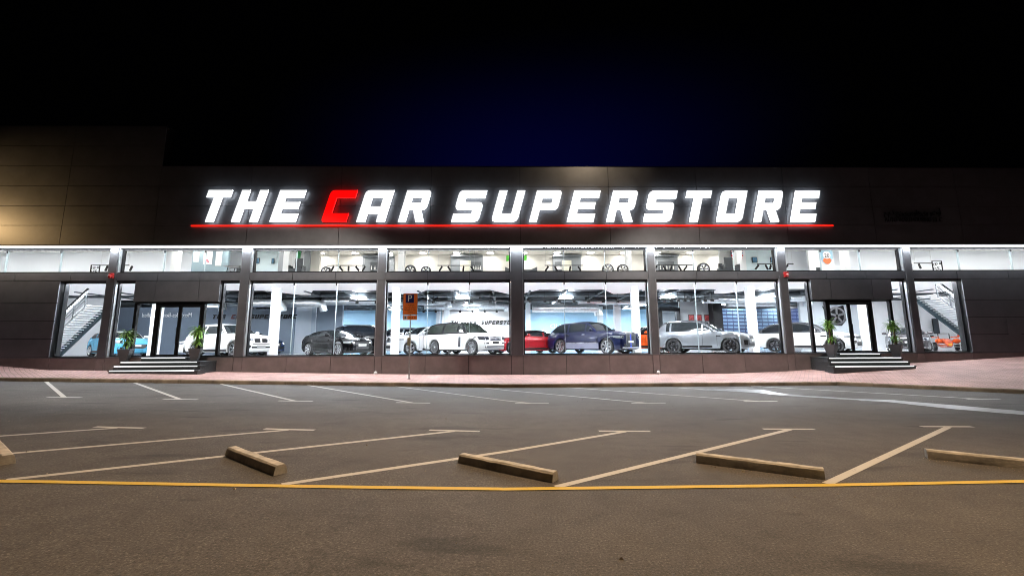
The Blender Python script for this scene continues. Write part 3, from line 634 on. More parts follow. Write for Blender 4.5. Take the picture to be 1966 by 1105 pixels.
def car(name, label, sp, x, y, yaw, z=1.06, group='cars on show in the showroom'):
    d = dict(L=4.9, W=1.95, H=1.8, gc=.26, hood=1.02, cowl=1.14, belt=1.12, tail=1.1, xc=1.35, xrf=2.1, xrr=.55, xt=.12, fo=.86, ro=1.05, R=.38, rim=.27, spokes=5, style='double', rimmat=ALLOY,
             glass=DGLASS, roof=None, nose=.16, round=.35, tumble=.42, pillars=(.34, .62), dark=None, lampz=None, lamph=.14, lampw=.42, grille=(.42, .22, 0), mir=None, clad=BLACK, rails=None, plate='front', lampcol=LAMP, lampmat=None, intake=True, stripe=None, vent=None, hatch=None, rake=.0)
    d.update(sp); L, Wd, H = d['L'], d['W'], d['H']; hl, hw = L/2, Wd/2; P = d['paint']
    root = thing(name, label, 'car', (x, y, z), R(yaw), group)
    R_ = d['R']; xf, xr = hl-d['fo'], -hl+d['ro']; Ra = R_*1.13
    deck = [(-hl, d['tail']-.28), (-hl+.03, d['tail']-.06), (-hl+.14, d['tail']), (-hl+d['xt']+.1, d['belt']), (hl-d['xc'], d['cowl']), (hl-.5*d['xc'], (d['hood']+d['cowl'])/2+.02), (hl-.38, d['hood']+.01), (hl-.14, d['hood']-.05), (hl-.05, d['hood']-d['nose']), (hl-.015, d['hood']-d['nose']*1.6), (hl, d['hood']-d['nose']*2.2)]
    bot = [(-hl, .46), (-hl+.08, .36), (-hl+.35, d['gc']+.03), (xr, d['gc']), (xf, d['gc']), (hl-.3, d['gc']-.02), (hl-.06, d['gc']+.02), (hl, d['gc']+.12)]
    rd = d['round']
    plan = [(-hl, hw*.80), (-hl+.06, hw*.90), (-hl+.22, hw*.965), (-hl+.6, hw*.995), (0, hw), (hl-.9, hw*.995), (hl-.5, hw*.965), (hl-.24, hw*(1-rd*.30)), (hl-.08, hw*(1-rd*.62)), (hl, hw*(1-rd))]
    xt_, xr_, xrf_, xc_ = -hl+d['xt'], -hl+d['xrr'], hl-d['xrf'], hl-d['xc']
    bz = lambda q: interp(deck, q)
    roof = [(xt_, bz(xt_)-.03), (xt_+.04, bz(xt_)+.10), (xr_-.02, H-.13-d['rake']), (xr_+.12, H-.05-d['rake']), (xr_+.5, H-.012-d['rake']*.5), (.1*(xr_)+.9*xrf_-.25, H), (xrf_, H-.055), (xrf_+.16, H-.12), (xc_, bz(xc_)-.02)]
    xs = sorted(set([round(v, 3) for v in list(np.arange(-hl, hl+.001, .09))+[-hl+.02, -hl+.05, hl-.02, hl-.05, hl]+[xx+Ra*c for xx in (xf, xr) for c in np.cos(np.linspace(0, math.pi, 15))]]))
    def smooth(vals, n=2):
        v = list(vals)
        for _ in range(n): v = [v[0]]+[(v[i-1]+2*v[i]+v[i+1])/4 for i in range(1, len(v)-1)]+[v[-1]]
        return v
    zt = smooth([interp(deck, q) for q in xs]); hh = smooth([interp(plan, q) for q in xs]); zb = [interp(bot, q) for q in xs]
    V = []; F = []
    def section(h, zb_, zo, zt_):
        zo2 = max(zo+.05, zb_+.05)
        zl = [(.0, zb_), (h-.30, zb_), (h-.025, zo), (h, zo+.03)]
        side = [(h+.006, zo+.03+(zt_-zo)*.30), (h-.004, zo+.03+(zt_-zo)*.55), (h-.012, zt_-.16 if zt_-.16 > zo+.03+(zt_-zo)*.56 else zo+.03+(zt_-zo)*.7), (h-.045, zt_-.045), (h-.11, zt_-.008), (h*.5, zt_+.012), (0, zt_+.018)]
        return zl+side
    for q, h, b0, t in zip(xs, hh, zb, zt):
        ar = b0
        for xx in (xf, xr):
            if abs(q-xx) < Ra-1e-4: ar = max(ar, R_+math.sqrt(Ra*Ra-(q-xx)**2))
        s = section(h, ar if ar > b0+.02 else b0, min(ar, t-.12), t)
        V += [(q, yy, zz) for yy, zz in s]+[(q, -yy, zz) for yy, zz in s[::-1][1:-1]]
    n = 2*11-2
    for i in range(len(xs)-1):
        for j in range(n): F.append((i*n+j, (i+1)*n+j, (i+1)*n+(j+1) % n, i*n+(j+1) % n))
    F += [tuple(range(n)), tuple(range((len(xs)-1)*n+n-1, (len(xs)-1)*n-1, -1))]
    # cabin
    cx = sorted(set(list(np.arange(xt_, xc_, .08))+[xc_, xr_, xrf_])); rz = smooth([interp(roof, q) for q in cx], 1); nb_ = len(V)
    def hbelt(q): return float(np.interp(q, xs, hh))-.055
    cs_ = []
    for q, t in zip(cx, rz):
        b0 = float(np.interp(q, xs, zt))-.05; t = max(t, b0+.02); hb = hbelt(q); hr = hb-d['tumble']*max(0, t-b0-.1)*.9
        e = min(1, (q-xt_)/.35+.75)
        pts = [(hb*e, b0), ((hb+(hr-hb)*.45)*e+.012, b0+(t-b0)*.45), (hr*e+.012, t-.13*(min(1, (t-b0)/.3))), (hr*e-.03, t-.045*min(1, (t-b0)/.3)), (hr*e-.14, t-.008), (hr*.5*e, t+.012), (0, t+.02)]
        cs_.append(pts); V += [(q, yy, zz) for yy, zz in pts]+[(q, -yy, zz) for yy, zz in pts[::-1][1:]]
    n2 = 13
    for i in range(len(cx)-1):
        for j in range(n2-1): F.append((nb_+i*n2+j, nb_+(i+1)*n2+j, nb_+(i+1)*n2+j+1, nb_+i*n2+j+1))
    F += [tuple(range(nb_, nb_+n2)), tuple(range(nb_+len(cx)*n2-1, nb_+(len(cx)-1)*n2-1, -1))]
    if d['roof'] is not None:
        nf = (len(xs)-1)*n+2
        lo_f = [] if d.get('floatroof') else [f for f in F[nf:] if min((v-nb_) % n2 for v in f) < 2 or max((v-nb_) % n2 for v in f) > n2-3]
        up_f = [f for f in F[nf:] if f not in set(lo_f)]
        mb = MB(); mb.add(V, F[:nf]+lo_f); body = mb.build('body', P, root, sharp=42)
        mb = MB(); mb.add(V[nb_:], [tuple(i-nb_ for i in f) for f in up_f]); tag(mb.build('roof', d['roof'], root, sharp=42), 'contrasting roof')
    else:
        mb = MB(); mb.add(V, F); body = mb.build('body', P, root, sharp=42)
    bvh = BVHTree.FromPolygons([Vector(v) for v in V], F)
    def patch(nm, poly, axis, mt, parent=root, off=.007, step=.11, label=None):
        """a thin panel of the given outline lying on the body"""
        bm = bmesh.new()
        if axis in ('L', 'R'): mk = lambda p: Vector((p[0], 0, p[1])); dr = Vector((0, -1 if axis == 'L' else 1, 0))
        elif axis in ('F', 'B'): mk = lambda p: Vector((0, p[0], p[1])); dr = Vector((-1 if axis == 'F' else 1, 0, 0))
        else: mk = lambda p: Vector((p[0], p[1], 0)); dr = Vector((0, 0, -1))
        vs = [bm.verts.new(mk(p)) for p in poly]; bm.faces.new(vs)
        ax = [Vector((1, 0, 0)), Vector((0, 1, 0)), Vector((0, 0, 1))]
        for a in ax:
            if abs(a.dot(dr)) > .5: continue
            c = [v.co.dot(a) for v in bm.verts]; lo, hi = min(c), max(c)
            for k in range(1, int((hi-lo)/step)+1):
                t = lo+(hi-lo)*k/(int((hi-lo)/step)+1)
                bmesh.ops.bisect_plane(bm, geom=bm.verts[:]+bm.edges[:]+bm.faces[:], plane_co=a*t, plane_no=a)
        bmesh.ops.triangulate(bm, faces=bm.faces[:])
        kill = []; nr = {}
        for v in bm.verts:
            hit = bvh.ray_cast(v.co-dr*6, dr)
            if hit[0] is None: kill.append(v); continue
            nn = hit[1] if hit[1].dot(dr) < 0 else -hit[1]
            v.co = hit[0]+nn*off; nr[v] = nn
        bmesh.ops.delete(bm, geom=kill, context='VERTS')
        if not bm.faces: bm.free(); return None
        for f in bm.faces:
            f.normal_update()
            if f.normal.dot(dr) > 0: f.normal_flip()
        be = [e for e in bm.edges if e.is_boundary]
        ex = bmesh.ops.extrude_edge_only(bm, edges=be)
        for v in ex['geom']:
            if isinstance(v, bmesh.types.BMVert): v.co += dr*(.025)
        me = bpy.data.meshes.new(nm); bm.to_mesh(me); bm.free(); me.materials.append(mt)
        me.polygons.foreach_set('use_smooth', [True]*len(me.polygons)); me.set_sharp_from_angle(angle=R(35))
        o = bpy.data.objects.new(nm, me); link(o, parent)
        if label: o['label'] = label
        return o
    mir2 = lambda poly: [(-a, b) for a, b in poly]
    roofz = lambda q: interp(list(zip(cx, rz)), q)
    # glass
    gl = d['glass']
    xe = xt_+d.get('dpil', .34)
    p1 = -hl+L*d['pillars'][0]; p2 = -hl+L*d['pillars'][1]
    segs = [(xe, p1-.05), (p1+.05, p2-.04), (p2+.04, xc_)] if p1-.05 > xe+.15 else [(xe, p2-.04), (p2+.04, xc_)]
    for a, b in segs:
        up_, lo_ = [], []
        for q in np.arange(a, b+.001, .05):
            bz_ = float(np.interp(q, xs, zt))+.035; tz = roofz(q)-.115
            if tz > bz_+.03: up_.append((q, tz)); lo_.append((q, bz_))
        if len(up_) < 2: continue
        poly = lo_+up_[::-1]
        for sd in ('L', 'R'): patch('side_window', poly, sd, gl, label=None)
    wsx = [q for q in np.arange(xrf_+.05, xc_-.03, .06)]; hr_ = lambda q: float(np.interp(q, cx, [c_[3][0] for c_ in cs_]))-.055
    patch('windscreen', [(q, hr_(q)) for q in wsx]+[(q, -hr_(q)) for q in wsx[::-1]], 'T', d.get('wglass', gl))
    zr0, zr1 = bz(xt_+.1)+.07, H-.17-d['rake']; hb_ = hbelt(xt_+.05)*.86
    patch('rear_window', [(-hb_, zr0), (hb_, zr0), (hb_*.84, zr1), (-hb_*.84, zr1)], 'B', DGLASS if gl is CGLASS else gl)
    if d['rails'] is not None:
        for sg in (-1, 1):
            q = MB(); yy = hr_(0)-.02; q.tube([(xr_+.2, yy*sg, roofz(xr_+.2)-.01), (xr_+.3, yy*sg, roofz(xr_+.3)+.05), (xrf_-.3, yy*sg, roofz(xrf_-.3)+.05), (xrf_-.15, yy*sg, roofz(xrf_-.15)-.01)], .02, 6); q.build('roof_rail', d['rails'], root, sharp=50)
    # seams, handles, sills
    for sd in ('L', 'R'):
        for q, w in ((p2+.02-.02, .012), (p1-.02, .012), (hl-d['fo']-Ra-.18, .012)):
            zz0 = d['gc']+.12; zz1 = float(np.interp(q, xs, zt))-.02
            patch('door_seam', [(q, zz0), (q+w, zz0), (q+w, zz1), (q, zz1)], sd, BLACK, off=.002, step=.2)
        patch('sill', [(xr+Ra+.03, d['gc']-.0+.035), (xf-Ra-.03, d['gc']+.035), (xf-Ra-.03, d['gc']+d.get('cladh', .15)), (xr+Ra+.03, d['gc']+d.get('cladh', .15))], sd, d['clad'], off=.006, step=.4)
        for q in (p2-.22, p1-.1):
            zz = float(np.interp(q, xs, zt))-.16; patch('door_handle', [(q, zz), (q+.2, zz), (q+.2, zz+.035), (q, zz+.035)], sd, d.get('handle', P), off=.025)
        if d['vent']:
            a, b, c, e = d['vent'][:4]; patch('side_vent', [(a, b), (c, b), (c, e), (a, e)], sd, d['vent'][4], off=.006)
        if d['stripe']:
            zz = d['stripe'][0]; patch('side_trim', [(xr+Ra+.06, zz), (xf-Ra-.05, zz), (xf-Ra-.05, zz+d['stripe'][1]), (xr+Ra+.06, zz+d['stripe'][1])], sd, d['stripe'][2], off=.012, step=.3)
    # front
    lz = d['lampz'] or d['hood']-d['nose']-.12; lh, lw = d['lamph'], d['lampw']; yo = hw*.985
    lampp = d.get('lamppoly') or [(yo, lz+lh*.9), (yo, lz+lh*.2), (yo-lw*.5, lz), (yo-lw, lz+.02), (yo-lw*.97, lz+lh*.85), (yo-.2, lz+lh)]
    for po in (lampp, mir2(lampp)):
        h = patch('headlight', po, 'F', d['lampcol'], step=.06)
        cyy = sum(p_[0] for p_ in po)/len(po)
        if d.get('lens', 1):
            hit = bvh.ray_cast(Vector((6, cyy*.93, lz+lh*.5)), Vector((-1, 0, 0)))
            if hit[0]:
                q = MB(); c = hit[0]; q.lathe([(0, -.012), (lh*.36, -.012), (lh*.40, .006), (0, .006)], 14, 'Y'); q.v = [(c.x+yv+.018, c.y+xv, c.z+zv) for xv, yv, zv in q.v]
                q.build('lamp_lens', mat('lamp_lens', (.02, .022, .03), .05, coat=1), h if h else root, sharp=40)
    gw, gh, gzo = d['grille'][:3]; gz_ = d['hood']-d['nose']*1.15-.12+gzo
    gp = d.get('grillepoly')
    gpolys = gp if gp else [[(-gw, gz_+gh/2), (gw, gz_+gh/2), (gw*.9, gz_-gh/2), (-gw*.9, gz_-gh/2)]]
    for po in gpolys:
        gr = patch('grille', po, 'F', d.get('grillemat', BLACK), step=.08, off=.008)
        y0 = min(p_[0] for p_ in po); y1 = max(p_[0] for p_ in po); z0 = min(p_[1] for p_ in po); z1 = max(p_[1] for p_ in po)
        if gr is not None and d.get('bars'):
            nbr, vert, bm_ = d['bars']
            for k in range(1, nbr):
                t = k/nbr
                pl_ = [(y0+(y1-y0)*t-.009, z0+.02), (y0+(y1-y0)*t+.009, z0+.02), (y0+(y1-y0)*t+.009, z1-.02), (y0+(y1-y0)*t-.009, z1-.02)] if vert else [(y0+.05, z0+(z1-z0)*t-.008), (y1-.05, z0+(z1-z0)*t-.008), (y1-.05, z0+(z1-z0)*t+.008), (y0+.05, z0+(z1-z0)*t+.008)]
                patch('grille_bar', pl_, 'F', bm_, parent=gr, off=.016, step=.15)
        if d.get('surround'):
            e = .035
            for pl_ in ([(y0-e, z1), (y1+e, z1), (y1+e, z1+e), (y0-e, z1+e)], [(y0-e, z0-e), (y1+e, z0-e), (y1+e, z0), (y0-e, z0)], [(y0-e, z0), (y0, z0), (y0, z1), (y0-e, z1)], [(y1, z0), (y1+e, z0), (y1+e, z1), (y1, z1)]):
                patch('grille_surround', pl_, 'F', d['surround'], off=.014, step=.1)
    for po in d.get('intakes', [[(-hw*.62, d['gc']+.15), (hw*.62, d['gc']+.15), (hw*.66, d['gc']+.30), (-hw*.66, d['gc']+.30)]]): patch('bumper_intake', po, 'F', BLACK, step=.1, off=.005)
    for po in d.get('fogs', []):
        for pp in (po, mir2(po)): patch('fog_lamp', pp, 'F', d.get('fogmat', BLACK), step=.08, off=.008)
    for po, mt in d.get('trims', []): patch('bumper_trim', po, 'F', mt, step=.12, off=.012)
    pzz = d.get('platez', d['gc']+.36); patch('number_plate', [(-.24, pzz), (.24, pzz), (.24, pzz+.11), (-.24, pzz+.11)], 'F', d.get('platemat', PLATE), off=.03)
    # rear
    tz = d.get('tailz', d['tail']-.3)
    tp = d.get('tailpoly') or [(hw*.90, tz+.22), (hw*.90, tz+.02), (hw*.62, tz+.04), (hw*.64, tz+.2)]
    for po in (tp, mir2(tp)): patch('tail_light', po, 'B', REDL, step=.06)
    patch('number_plate', [(-.25, .80), (.25, .80), (.25, .91), (-.25, .91)], 'B', PLATE, off=.02)
    for sg, sd in ((1, 'L'), (-1, 'R')):        # wrap of the tail lamp onto the flank
        if d.get('tailwrap', 1): patch('tail_light', [(-hl+.04, tz+.09), (-hl+.20, tz+.12), (-hl+.19, tz+.16), (-hl+.04, tz+.18)], sd, REDL, step=.06)
        patch('headlight', [(hl-.16, lz+.02), (hl-.42, lz+lh*.75), (hl-.5, lz+lh*1.02), (hl-.18, lz+lh*.95)], sd, d['lampcol'], step=.05)
        q = MB(); xm = xc_-.32; zm = float(np.interp(xm, xs, zt))+.10; ym = hbelt(xm)+.16
        pr = [(.0, -.075), (.03, -.085), (.10, -.05), (.12, .0), (.10, .06), (.03, .085), (.0, .08)]
        q.lathe([(0, -.11), (.06, -.10), (.085, -.03), (.09, .05), (.07, .11), (0, .12)], 12, 'Y'); q.v = [(xv*.75, yv, zv) for xv, yv, zv in q.v]; q.v = [(xm+xv, (ym+yv)*sg, zm+zv) for xv, yv, zv in q.v]
        q.sbar((xm-.0, (hbelt(xm)-.04)*sg, zm-.08), (xm, (ym-.03)*sg, zm-.05), .06, .04)
        q.build('wing_mirror', d['mir'] or P, root, sharp=45)
    # underside and wheels
    q = MB(); q.box(-hl+.35, hl-.35, -hw+.34, hw-.34, .20, .55); q.box(xr+Ra, xf-Ra, -hw+.1, hw-.1, d['gc']-.03, d['gc']+.05); q.build('underbody', BLACK, root)
    key = '%s_%s' % (name, label[:10]); tm, rm, bm_ = wheel_meshes(R_, d['rim'], .25, d['spokes'], d['rimmat'], d['style'], key)
    for xx in (xf, xr):
        for sg in (-1, 1):
            w = put('wheel', tm, (xx, sg*(hw-.135), R_), root)
            if sg > 0: w.rotation_euler = (0, 0, math.pi)
            put('rim', rm, (0, 0, 0), w); put('brake_disc', bm_, (0, 0, 0), w)
    if d['glass'] is CGLASS or d.get('seats'):
        pass
    return root
WHITEP = paint('white_paint', (.80, .80, .79)); BLACKP = mat('black_paint', (.003, .003, .004), .2, 0, coat=.15, spec=.2); NAVY = paint('navy_paint', (.002, .005, .032), 0, .3); SILV = paint('silver_paint', (.25, .27, .295), .6, .28)
RED = paint('red_paint', (.30, .012, .018), .3); ORANGE = paint('orange_paint', (.75, .10, .015), .1); SKY = paint('light_blue_paint', (.12, .48, .72), .1); GREYP = paint('dark_grey_paint', (.09, .10, .115), .5); BRONZEP = paint('brown_grey_paint', (.10, .09, .095), .5); DBLUE = paint('dark_blue_paint', (.012, .03, .09), .3)
BLKRIM = mat('black_alloy', (.03, .03, .033), .25, .5)
HW = lambda w: w/2
# compact hatch, light blue with white roof
car('hatchback_car', 'light blue small hatchback with white roof and bonnet stripes, left of the entrance plant', dict(paint=SKY, L=3.85, W=1.73, H=1.42, gc=.17, hood=.93, cowl=1.0, belt=.98, tail=.95, xc=1.1, xrf=1.62, xrr=.5, xt=.2, fo=.72, ro=.62, R=.31, rim=.225, spokes=5, roof=WHITEP, floatroof=False, nose=.13, round=.36, tumble=.36, glass=MGLASS, pillars=(.3, .55),
    lamppoly=[(.80, .80), (.76, .88), (.66, .91), (.56, .88), (.52, .80), (.56, .72), (.66, .69), (.76, .72)], lampz=.72, lamph=.17, grillepoly=[[(-.52, .66), (.52, .66), (.47, .46), (.30, .42), (-.30, .42), (-.47, .46)]], bars=(4, False, CHROME), surround=None, rimmat=WHITEP, mir=WHITEP,
    intakes=[[(.72, .42), (.50, .36), (.52, .50), (.70, .52)], [(-.72, .42), (-.50, .36), (-.52, .50), (-.70, .52)], [(-.36, .24), (.36, .24), (.36, .33), (-.36, .33)]]), -22.5, 24, -27)
bpy.context.view_layer.update()
SUVK = dict(hood=1.05, cowl=1.17, belt=1.13, tail=1.12)
car('suv_car', 'white SUV with twin kidney grilles facing out beside the left entrance door', dict(paint=WHITEP, L=4.9, W=1.94, H=1.76, gc=.22, **SUVK, xc=1.45, xrf=2.25, xrr=.75, xt=.15, rake=.04, R=.38, rim=.28, spokes=5, glass=MGLASS, fogs=[[(.82, .46), (.62, .42), (.58, .54), (.66, .60), (.82, .58)]],
    grillepoly=[[(-.40, .93), (-.05, .93), (-.05, .72), (-.36, .72)], [(.05, .93), (.40, .93), (.36, .72), (.05, .72)]], lampz=.80, lamph=.15, lampw=.5, intakes=[[(-.52, .42), (.52, .42), (.56, .52), (-.56, .52)], [(-.5, .63), (.5, .63), (.5, .67), (-.5, .67)]], platez=.45, platemat=mat('grey_plate', (.3, .3, .3), .4)), -15.55, 23.1, -21)
car('coupe_car', 'white low car seen through the entrance door behind the SUV with kidney grilles', dict(paint=WHITEP, L=4.4, W=1.8, H=1.40, gc=.17, hood=.84, cowl=.96, belt=.95, tail=.98, xc=1.5, xrf=2.3, xrr=1.3, xt=.3, R=.33, rim=.24, nose=.11), WX(432, 26.0), 26.0, 200)
car('saloon_car', 'dark blue car mostly hidden behind the white SUV and a white column', dict(paint=DBLUE, L=4.7, W=1.85, H=1.44, gc=.17, hood=.86, cowl=.98, belt=.97, tail=1.0, xc=1.5, xrf=2.3, xrr=1.5, xt=.5, R=.34, rim=.25, nose=.11), WX(484, 26.5), 26.5, -22)
car('hatchback_car', 'glossy black hatchback with silver multi spoke wheels in front of a black SUV', dict(paint=BLACKP, L=4.35, W=1.79, H=1.39, gc=.16, hood=.86, cowl=.98, belt=.95, tail=.98, xc=1.35, xrf=2.15, xrr=.75, xt=.15, rake=.07, fo=.84, ro=.8, R=.34, rim=.27, spokes=7, nose=.12, rimmat=ALLOY, glass=MGLASS,
    grillepoly=[[(-.42, .74), (.42, .74), (.46, .60), (.36, .32), (-.36, .32), (-.46, .60)]], bars=(6, False, mat('dark_chrome', (.2, .2, .21), .3, .8)), surround=None, lampz=.62, lamph=.13, lampw=.45, platez=.5, intakes=[[(.80, .28), (.52, .26), (.54, .44), (.80, .42)], [(-.80, .28), (-.52, .26), (-.54, .44), (-.80, .42)]], clad=BLACK), -9.45, 22.9, -33)
car('suv_car', 'black SUV with roof rails and a lit red tail lamp behind the black hatchback', dict(paint=BLACKP, L=4.95, W=1.95, H=1.84, **SUVK, rails=FRAME, R=.38, rim=.27), WX(672, 27.5), 27.5, 178)
car('suv_car', 'dark grey SUV far back beside the third white column', dict(paint=GREYP, L=4.8, W=1.9, H=1.75, **SUVK, R=.37, rim=.26), WX(765, 29.5), 29.5, 170)
car('suv_car', 'silver white SUV facing left with twin grilles behind the parking sign pole', dict(paint=paint('pearl_paint', (.62, .64, .66), .2), L=4.6, W=1.88, H=1.68, gc=.2, **SUVK, xc=1.35, R=.37, rim=.28, spokes=5, glass=MGLASS, grillepoly=[[(-.38, .93), (-.05, .93), (-.05, .74), (-.34, .74)], [(.05, .93), (.38, .93), (.34, .74), (.05, .74)]], bars=(7, True, CHROME), surround=CHROME, lampz=.80), WX(815, 25.6), 25.6, 222)
car('suv_car', 'large white SUV with black roof and tall black side vent, right of the parking sign', dict(paint=WHITEP, L=5.0, W=2.0, H=1.84, gc=.27, hood=1.10, cowl=1.2, belt=1.16, tail=1.16, xc=1.25, xrf=2.0, xrr=.5, xt=.12, dpil=.3, rake=.06, fo=.9, ro=1.15, R=.40, rim=.30, spokes=18, style='single', roof=mat('black_roof', (.010, .010, .014), .15, spec=.4), floatroof=True, glass=CGLASS, nose=.13, round=.26, pillars=(.36, .60), clad=mat('white_sill', (.7, .7, .7), .4),
    tailwrap=0, vent=(.62, .42, .80, .98, mat('vent_grey', (.05, .055, .065), .35, .4)), grillepoly=[[(-.50, .98), (.50, .98), (.46, .76), (-.46, .76)]], grillemat=mat('mesh_silver', (.36, .37, .40), .35, .8), bars=(9, False, CHROME), lampz=.78, lamph=.20, lampw=.44, lampcol=mat('dark_headlamp', (.06, .065, .075), .08, .3, coat=1), platez=.60, platemat=BLACK,
    intakes=[[(-.80, .36), (.80, .36), (.82, .47), (-.82, .47)], [(.84, .58), (.56, .58), (.56, .66), (.84, .66)], [(-.84, .58), (-.56, .58), (-.56, .66), (-.84, .66)]], trims=[([(-.80, .405), (.80, .405), (.80, .425), (-.80, .425)], CHROME), ([(-.5, .26), (.5, .26), (.56, .33), (-.56, .33)], mat('skid_grey', (.2, .21, .23), .4))], mir=WHITEP), -2.50, 23.7, -38)
car('saloon_car', 'dark red saloon facing left between the two largest centre cars', dict(paint=RED, L=4.75, W=1.88, H=1.42, gc=.17, hood=.86, cowl=1.0, belt=.98, tail=1.0, xc=1.55, xrf=2.35, xrr=1.45, xt=.55, roof=BLACKP, R=.36, rim=.27, spokes=5, nose=.13, glass=MGLASS, fo=.85, ro=1.0, rimmat=ALLOY, grillepoly=[[(-.38, .72), (.38, .72), (.34, .46), (-.34, .46)]], lampz=.62, lamph=.1, pillars=(.36, .58)), WX(1012, 25.6), 25.6, 206)
car('luxury_suv_car', 'very large navy SUV with upright chrome grille and blue ribbon, beside the red saloon', dict(paint=NAVY, L=5.34, W=2.0, H=1.84, gc=.25, hood=1.18, cowl=1.24, belt=1.16, tail=1.10, xc=1.5, xrf=2.3, xrr=.75, xt=.2, rake=.10, fo=.9, ro=1.15, R=.41, rim=.31, spokes=7, nose=.05, round=.17, tumble=.36, pillars=(.33, .57), glass=MGLASS, wglass=MGLASS, handle=CHROME, rimmat=ALLOY, clad=mat('lower_grey', (.20, .20, .27), .3, .3), cladh=.36,
    grillepoly=[[(-.42, 1.08), (.42, 1.08), (.42, .50), (-.42, .50)]], grillemat=mat('grille_chrome', (.35, .36, .38), .2, .9), bars=(11, True, CHROME), surround=CHROME, lampz=.84, lamph=.14, lampw=.32, stripe=(.60, .035, CHROME), platez=.60, trims=[([(-.06, .26), (.06, .26), (.06, 1.06), (-.06, 1.06)], mat('blue_ribbon', (.01, .06, .75), .3)), ([(-.8, .33), (.8, .33), (.8, .37), (-.8, .37)], CHROME)]), 5.0, 23.7, -49)
car('suv_car', 'bright orange SUV with dark windows behind a white column', dict(paint=ORANGE, L=4.5, W=1.95, H=1.66, **SUVK, roof=BLACKP, floatroof=True, R=.37, rim=.27, glass=MGLASS), WX(1236, 27.0), 27.0, 192)
car('suv_car', 'silver grey SUV with black wheels in front of framed posters', dict(paint=SILV, L=4.97, W=2.0, H=1.86, gc=.28, hood=1.08, cowl=1.2, belt=1.18, tail=1.2, xc=1.42, xrf=2.42, xrr=.5, xt=.12, dpil=.62, rake=.02, fo=.86, ro=1.15, R=.41, rim=.29, spokes=6, nose=.14, round=.32, roof=mat('grey_roof', (.10, .105, .115), .2, .4, coat=1), glass=MGLASS, rimmat=BLKRIM, pillars=(.20, .55), clad=BLACK,
    grillepoly=[[(-.5, .94), (.5, .94), (.46, .80), (-.46, .80)]], lampz=.84, lamph=.12, lampw=.42, vent=(.95, .92, 1.18, .97, BLACK), intakes=[[(.88, .45), (.66, .45), (.66, .72), (.88, .72)], [(-.88, .45), (-.66, .45), (-.66, .72), (-.88, .72)], [(-.6, .40), (.6, .40), (.6, .56), (-.6, .56)]], trims=[([(-.62, .30), (.62, .30), (.6, .37), (-.6, .37)], ALLOY)], fogs=[]), 11.35, 23.1, -41)
car('suv_car', 'white sport SUV with dark floating roof and black wheels behind the right entrance', dict(paint=WHITEP, L=4.85, W=1.98, H=1.76, gc=.25, hood=1.04, cowl=1.16, belt=1.14, tail=1.16, xc=1.4, xrf=2.2, xrr=.7, xt=.14, rake=.05, dpil=.3, fo=.88, ro=1.05, R=.40, rim=.31, spokes=5, nose=.14, round=.32, roof=mat('dark_roof', (.035, .037, .042), .2, coat=1), floatroof=True, glass=DGLASS, rimmat=BLKRIM, vent=(.95, .88, 1.22, .94, BLACK),
    grillepoly=[[(-.48, .90), (.48, .90), (.44, .78), (-.44, .78)]], lampz=.80, lamph=.13, intakes=[[(.84, .50), (.62, .50), (.58, .64), (.82, .66)], [(-.84, .50), (-.62, .50), (-.58, .64), (-.82, .66)], [(-.5, .38), (.5, .38), (.52, .58), (-.52, .58)]]), 17.75, 23.6, -52)
car('hatchback_car', 'dark grey brown hatchback seen head on behind the rightmost potted plant', dict(paint=BRONZEP, L=4.2, W=1.79, H=1.46, gc=.17, hood=.92, cowl=1.0, belt=.97, tail=1.0, xc=1.2, xrf=1.85, xrr=.7, xt=.2, R=.33, rim=.25, nose=.12, round=.34, glass=MGLASS, grillepoly=[[(-.5, .76), (.5, .76), (.5, .66), (-.5, .66)]], lampz=.64, lamph=.17, lampw=.45, intakes=[[(-.6, .30), (.6, .30), (.64, .48), (-.64, .48)]], platez=.5), WX(1733, 24.6), 24.6, -131)
# open wheeled two seater with orange pods
bx_, by_ = WX(1807, 26.2), 26.2
t = thing('open_wheel_car', 'small orange open wheeled sports car standing under the right staircase', 'car', (bx_, by_, 1.06), R(-130))
t['group'] = 'cars on show in the showroom'
q = MB()
for (x, w, z0, z1) in ((1.55, .16, .34, .52),): q.lathe([(0, -.3)], 4)
st = [(1.6, .13, .36, .48), (1.3, .20, .28, .62), (.7, .30, .22, .82), (.1, .42, .2, .92), (-.5, .46, .2, .86), (-1.3, .40, .24, .92), (-1.55, .3, .4, .85)]
q = MB()
for x, w, z0, z1 in st: q.v += [(x, w*c*(1 if abs(s) < .9 else .9), (z0+z1)/2+(z1-z0)/2*s) for c, s in ((-.6, -1), (.6, -1), (1, -.3), (.9, .6), (.4, 1), (-.4, 1), (-.9, .6), (-1, -.3))]
q.f = [(i*8+j, i*8+(j+1) % 8, (i+1)*8+(j+1) % 8, (i+1)*8+j) for i in range(len(st)-1) for j in range(8)]+[tuple(range(8)), tuple(range(len(st)*8-1, len(st)*8-9, -1))]
q.build('body', ORANGE, t, sharp=30)
